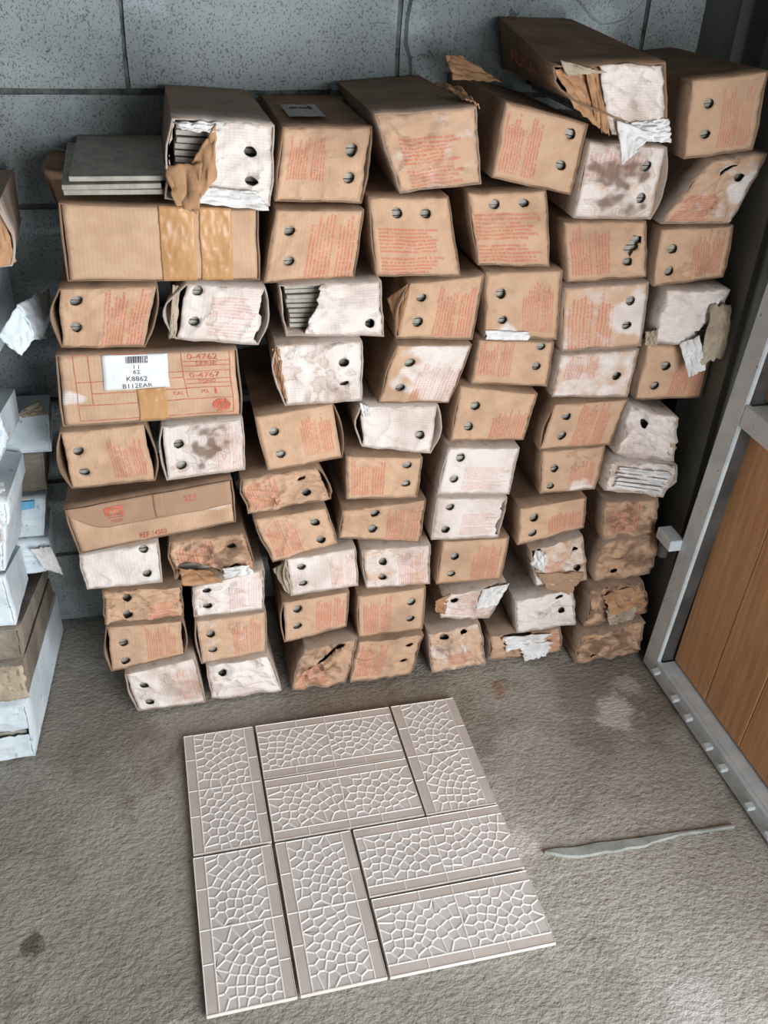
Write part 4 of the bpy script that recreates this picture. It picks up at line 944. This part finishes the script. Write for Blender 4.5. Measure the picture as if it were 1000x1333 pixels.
# ---- the stamped long carton: upper flap folded over the lower one
i = 'l3'
low = lambda u: .47+.42*max(0, 1-u/.24)**1.7+.012*pn(u*7, 3)
fl3 = grid_uv(i, 'front_flap', .004, 0, .985, .985, M['panel'], .0052, 30, 12, None, low, thick=.003)
grid_uv(i, 'tape_seam', .515, .50, .575, .985, M['panel'], .0072, 4, 14, lambda u, v: .0012*abs(pn(u*40, v*6)))
emb = [rect(.225, .80, .335, .90), rect(.235, .70, .335, .72), rect(.24, .66, .33, .675), rect(.25, .60, .325, .615), rect(.25, .56, .32, .572), rect(.225, .735, .25, .80), rect(.315, .735, .335, .80), rect(.25, .735, .315, .748)]
decal_uv(i, 'square_stamp', emb, M['red_ink'], .0076, fl3)
decal_uv(i, 'square_stamp', [oval(.283, .815, .030, .05)], M['kraft'], .0082, fl3)
decal_uv(i, 'square_stamp', [oval(.283, .815, .018, .03)], M['red_ink'], .0088, fl3)
text_uv(i, 'SN', .735, .80, .075, .10, M['red_ink'], .0076, parent=fl3)
decal_uv(i, 'small_stamp', [rect(.70, .72, .77, .732)], M['red_ink'], .0076, fl3)
text_uv(i, 'REF 14502', .475, .13, .17, .11, M['red_ink'], .0030)

# ---- loose tiles lying on the blank long carton
def loose(loc, rz, label, wl, ww):
    t = thing('loose_tile', label, 'tile', loc, 'loose tiles on the long carton'); t.rotation_euler = (0, 0, rz)
    link('slab', box_mesh('slab', (-wl/2, -ww/2, 0), (wl/2, ww/2, .0078), .0008), M['tile'], t)
    vs = []; fs = []; n = 22
    for j in range(9):
        for k in range(n+1):
            x = -wl/2+.006+(wl-.012)*k/n; y = -ww/2+.006+(ww-.012)*j/8
            vs.append((x, y, .0082+.0009*pn(x*60+loc[2]*90, y*38)))
    for j in range(8):
        for k in range(n):
            a = j*(n+1)+k; fs.append((a, a+1, a+n+2, a+n+1))
    link('textured_face', mesh('textured_face', vs, fs), M['tile'], t, smooth=True)
    return t
zt = max(p.z for p in FACE['l1'].q)+.007
loose((-.012, .262, zt), 1.545, 'lowest loose grey tile on the taped long carton', .30, .152)
loose((-.020, .258, zt+.0095), 1.585, 'middle loose grey tile on the taped long carton', .30, .150)
loose((-.006, .268, zt+.019), 1.56, 'topmost loose grey tile on the taped long carton, face up', .30, .148)

# ------------------------------------------------------------------ pile of white cartons at the left edge
def left_carton(id_, label, q, y, back, yb, mat, wear=.6, holes=(), tear=(), panel=True, br=0):
    sd = seedof(id_); org = (q[2][0], y, max(0, q[2][1])); t = thing('white_carton', label, 'carton', org, 'whitened cartons piled at the left')
    F = Face(q, y, sd, wear, list(holes)); ROOT[id_] = t; FACE[id_] = F
    e = dict(id=id_, wear=wear, w=1.0, h=list(holes), tear=list(tear), back=yb, br=br)
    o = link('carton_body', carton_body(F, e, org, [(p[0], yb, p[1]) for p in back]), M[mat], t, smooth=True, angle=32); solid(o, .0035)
    if panel:
        o = link('end_panel', end_panel(F, e, org), M[mat], t, smooth=True, angle=28); solid(o, .0025, 0)
    s = link('tile_stack', tile_stack(F, e, org, y1=y+.06), M['tile'], t); s['kind'] = 'stuff'
    return t
left_carton('a1', 'bluish white carton standing on the floor at left edge, lowest of its pile',
    [(-.46, .150), (-.296, .147), (-.300, .003), (-.465, .003)], .012, [(-.42, .112), (-.262, .110), (-.262, .003), (-.42, .003)], .405, 'bluish', .5,
    tear=[(.3, .55), (1.1, .55), (1.1, .42), (.3, .44)])
left_carton('a2', 'open grey-brown carton with ribbed tile edges, second from the floor at left edge',
    [(-.455, .248), (-.285, .248), (-.289, .157), (-.46, .160)], .025, [(-.43, .168), (-.270, .162), (-.268, .114), (-.43, .12)], .405, 'dull', .7,
    tear=[(-.1, -.1), (-.1, .9), (.9, .86), (1.1, .3), (1.1, -.1)])
left_carton('a2b', 'grey-brown board carton third from the floor at left edge',
    [(-.45, .332), (-.280, .330), (-.284, .258), (-.455, .260)], .030, [(-.43, .212), (-.272, .202), (-.27, .174), (-.43, .178)], .405, 'dull', .6)
left_carton('a3', 'white carton with perforated edge above the grey-brown board one at left',
    [(-.45, .468), (-.283, .460), (-.279, .350), (-.45, .352)], .020, [(-.45, .368), (-.291, .358), (-.289, .272), (-.45, .276)], .262, 'bluish', .5)
left_carton('a3b', 'broken white carton with grey cracks, half way up the left pile',
    [(-.44, .575), (-.262, .570), (-.278, .480), (-.45, .484)], .015, [(-.43, .515), (-.262, .512), (-.284, .392), (-.43, .394)], .262, 'bluish', .6)
left_carton('a4', 'flat white carton with a long perforated side edge in the left pile',
    [(-.43, .688), (-.250, .626), (-.252, .582), (-.44, .590)], .005, [(-.42, .620), (-.250, .578), (-.252, .536), (-.43, .535)], .262, 'bluish', .5)
left_carton('a5', 'white carton with grey speckled side and split top, upper left pile',
    [(-.43, .800), (-.250, .765), (-.250, .700), (-.44, .706)], .000, [(-.42, .75), (-.242, .716), (-.244, .652), (-.42, .652)], .262, 'bluish', .6)
left_carton('a7', 'dim white carton partly out of frame with a bent pale end, left edge',
    [(-.44, 1.000), (-.262, .985), (-.258, .818), (-.44, .824)], .060, [(-.42, .98), (-.235, .97), (-.235, .80), (-.42, .80)], .40, 'bluish', .8)
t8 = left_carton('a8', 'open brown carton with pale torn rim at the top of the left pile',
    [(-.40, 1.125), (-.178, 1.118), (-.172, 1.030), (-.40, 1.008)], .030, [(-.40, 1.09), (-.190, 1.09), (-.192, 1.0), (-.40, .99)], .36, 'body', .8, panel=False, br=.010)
# bent ends and flaps that stick out of the pile to the right
sheet('bent_flap', [(-.235, .150, .866), (-.194, .150, .922), (-.176, .150, .862), (-.202, .145, .832)], M['bluish'], ROOT['a7'], org_of('a7'), amp=.003, seed=51, thick=.003)
sheet('bent_flap', [(-.194, .152, .922), (-.152, .27, .905), (-.168, .27, .812), (-.177, .152, .858)], M['bluish'], ROOT['a7'], org_of('a7'), amp=.003, seed=52, thick=.003, bend=(.008, 0, 0))
sheet('torn_flap', [(-.262, .012, .770), (-.236, .02, .800), (-.230, .03, .735), (-.252, .0, .700)], M['bluish'], ROOT['a5'], org_of('a5'), amp=.005, seed=54, rag=.1, thick=.003)
sheet('torn_flap', [(-.300, -.004, .800), (-.268, -.004, .780), (-.262, -.006, .712), (-.300, -.006, .700)], M['bluish'], ROOT['a5'], org_of('a5'), amp=.006, seed=55, rag=.1, thick=.003)
left_carton('b1', 'small pale blue carton end jutting out behind the speckled white carton', [(-.42, .648), (-.192, .650), (-.199, .570), (-.42, .568)], .28, [(-.42, .63), (-.20, .63), (-.205, .558), (-.42, .556)], .41, 'bluish', .5)
left_carton('b1b', 'dim grey-brown carton end under the small pale blue one', [(-.42, .560), (-.216, .560), (-.222, .476), (-.42, .474)], .29, [(-.42, .548), (-.22, .548), (-.225, .470), (-.42, .468)], .41, 'dull', .7)
left_carton('b2', 'bluish carton end with a scrap of blue tape behind the left pile', [(-.42, .464), (-.226, .464), (-.240, .374), (-.42, .374)], .275, [(-.42, .455), (-.232, .455), (-.244, .368), (-.42, .368)], .41, 'bluish', .6)
left_carton('b3', 'crumpled whitish carton end below the blue-taped one', [(-.42, .362), (-.236, .358), (-.232, .284), (-.42, .276)], .275, [(-.42, .355), (-.24, .352), (-.24, .272), (-.42, .268)], .41, 'bluish', .8)
sheet('torn_liner', [(-.248, .272, .660), (-.21, .30, .672), (-.195, .275, .655), (-.236, .268, .652)], M['fluting'], ROOT['b1'], org_of('b1'), amp=.004, seed=58)
sheet('blue_tape', [(-.279, .266, .462), (-.246, .266, .464), (-.250, .266, .446), (-.279, .266, .442)], M['blue_tape'], ROOT['b2'], org_of('b2'), amp=.001, seed=60, rag=.05)
sheet('torn_flap', [(-.272, .255, .352), (-.232, .262, .350), (-.216, .255, .276), (-.250, .25, .300)], M['wpaper'], ROOT['b3'], org_of('b3'), amp=.005, seed=62, rag=.06, freq=2)
sheet('torn_rim', [(-.20, .026, 1.125), (-.176, .03, 1.118), (-.166, .03, 1.034), (-.22, .018, 1.016)], M['kraft'], t8, org_of('a8'), amp=.003, seed=63, rag=.05, thick=.003)
sheet('ribbed_liner', [(-.40, .020, .246), (-.288, .016, .248), (-.286, .010, .165), (-.40, .012, .158)], M['fluting'], ROOT['a2'], org_of('a2'), amp=.004, seed=64, rag=.05, freq=7)

for (i_, za, zb, sd_) in (('a5', .800, .765, 71), ('a4', .690, .628, 72)):
    sheet('split_lid', [(-.40, .10, za-.012), (-.262, .09, zb-.004), (-.256, -.004, zb+.010), (-.40, -.01, za+.010)], M['bluish'], ROOT[i_], org_of(i_), amp=.004, seed=sd_, rag=.07, freq=2, thick=.003)
    sheet('torn_flap', [(-.300, -.012, zb-.010), (-.258, -.010, zb-.012), (-.262, -.014, zb-.075), (-.305, -.014, zb-.060)], M['wpaper'], ROOT[i_], org_of(i_), amp=.005, seed=sd_+5, rag=.12, freq=2)
# ------------------------------------------------------------------ gate leaf at the right
G = thing('metal_gate', 'grey steel framed gate leaf with varnished wooden boards at right', 'gate', (1.10, .03, 0))
go = (1.10, .03, 0)
def gpart(name, me, mat, parent=None):
    for v in me.vertices: v.co -= Vector(go)
    return link(name, me, mat, parent or G)
lean = -.064   # the leaf hangs slightly out of plumb
def gy(y, z): return y+lean*z
H_ = 1.75
def bar(name, poly, th, mat, bev=.0015):
    me = prism(name, poly, (th, 0, 0))
    bm = bmesh.new(); bm.from_mesh(me); bmesh.ops.bevel(bm, geom=list(bm.edges), offset=bev, segments=2, affect='EDGES'); bm.to_mesh(me); bm.free()
    return gpart(name, me, mat)
bar('upright_bar', [(1.10, gy(.032, .004), .004), (1.10, gy(-.020, .004), .004), (1.10, gy(-.020, H_), H_), (1.10, gy(.032, H_), H_)], .010, M['steel'])
bar('upright_flange', [(1.108, gy(-.012, .004), .004), (1.108, gy(-.020, .004), .004), (1.108, gy(-.020, H_), H_), (1.108, gy(-.012, H_), H_)], .045, M['steel_dark'], .001)
bar('bottom_rail', [(1.10, -.019, .004), (1.10, -1.0, .004), (1.10, -1.0, .052), (1.10, -.022, .052)], .010, M['steel'])
bar('bottom_ledge', [(1.108, -.03, .046), (1.108, -1.0, .046), (1.108, -1.0, .053), (1.108, -.03, .053)], .045, M['steel'], .001)
bar('middle_rail', [(1.10, gy(-.021, .70), .700), (1.10, -1.0, .700), (1.10, -1.0, .748), (1.10, gy(-.021, .748), .748)], .010, M['steel'])
bar('middle_ledge', [(1.108, gy(-.03, .75), .742), (1.108, -1.0, .742), (1.108, -1.0, .749), (1.108, gy(-.03, .75), .749)], .045, M['steel'], .001)
bar('backing_plate', [(1.152, gy(.028, .006), .006), (1.152, -1.0, .006), (1.152, -1.0, 1.74), (1.152, gy(.028, 1.74), 1.74)], .004, M['steel_dark'], .0005)
rg = random.Random(9)
for (z0, z1) in ((.060, .695), (.755, 1.70)):
    y = -.030
    while y > -.92:
        w = .138
        me = box_mesh('board', (1.137, y-w+.0012, 0), (1.150, y, z1-z0), .002)
        for v in me.vertices:
            v.co.y += lean*.55*v.co.z - rg.uniform(0, .0002); v.co.z += z0
            v.co -= Vector((1.14, y, z0))
        o = link('board', me, M['wood'], G); o.location = (1.14-go[0]+rg.uniform(0, .0012), y+lean*.55*z0-go[1], z0)
        y -= w
# fixing lug on the upright and weld tabs along the bottom rail
bm = bmesh.new(); box_bm(bm, (1.072, .006, .352), (1.106, .066, .380), .002)
me = bpy.data.meshes.new('hinge_lug'); bm.to_mesh(me); bm.free(); gpart('hinge_lug', me, M['steel'])
bm = bmesh.new(); bmesh.ops.create_cone(bm, cap_ends=True, segments=14, radius1=.012, radius2=.012, depth=.05)
for v in bm.verts: v.co += Vector((1.09, .052, .335))
me = bpy.data.meshes.new('hinge_pin'); bm.to_mesh(me); bm.free(); gpart('hinge_pin', me, M['steel_dark'])
for y in (-.035, -.125, -.185, -.27, -.33, -.43, -.50, -.60):
    bm = bmesh.new(); box_bm(bm, (1.088, y-.011, .030), (1.101, y+.006, .040), .002)
    for v in bm.verts:
        if v.co.x < 1.094: v.co.z -= .006; v.co.y += .004
    me = bpy.data.meshes.new('weld_tab'); bm.to_mesh(me); bm.free(); gpart('weld_tab', me, M['steel'])
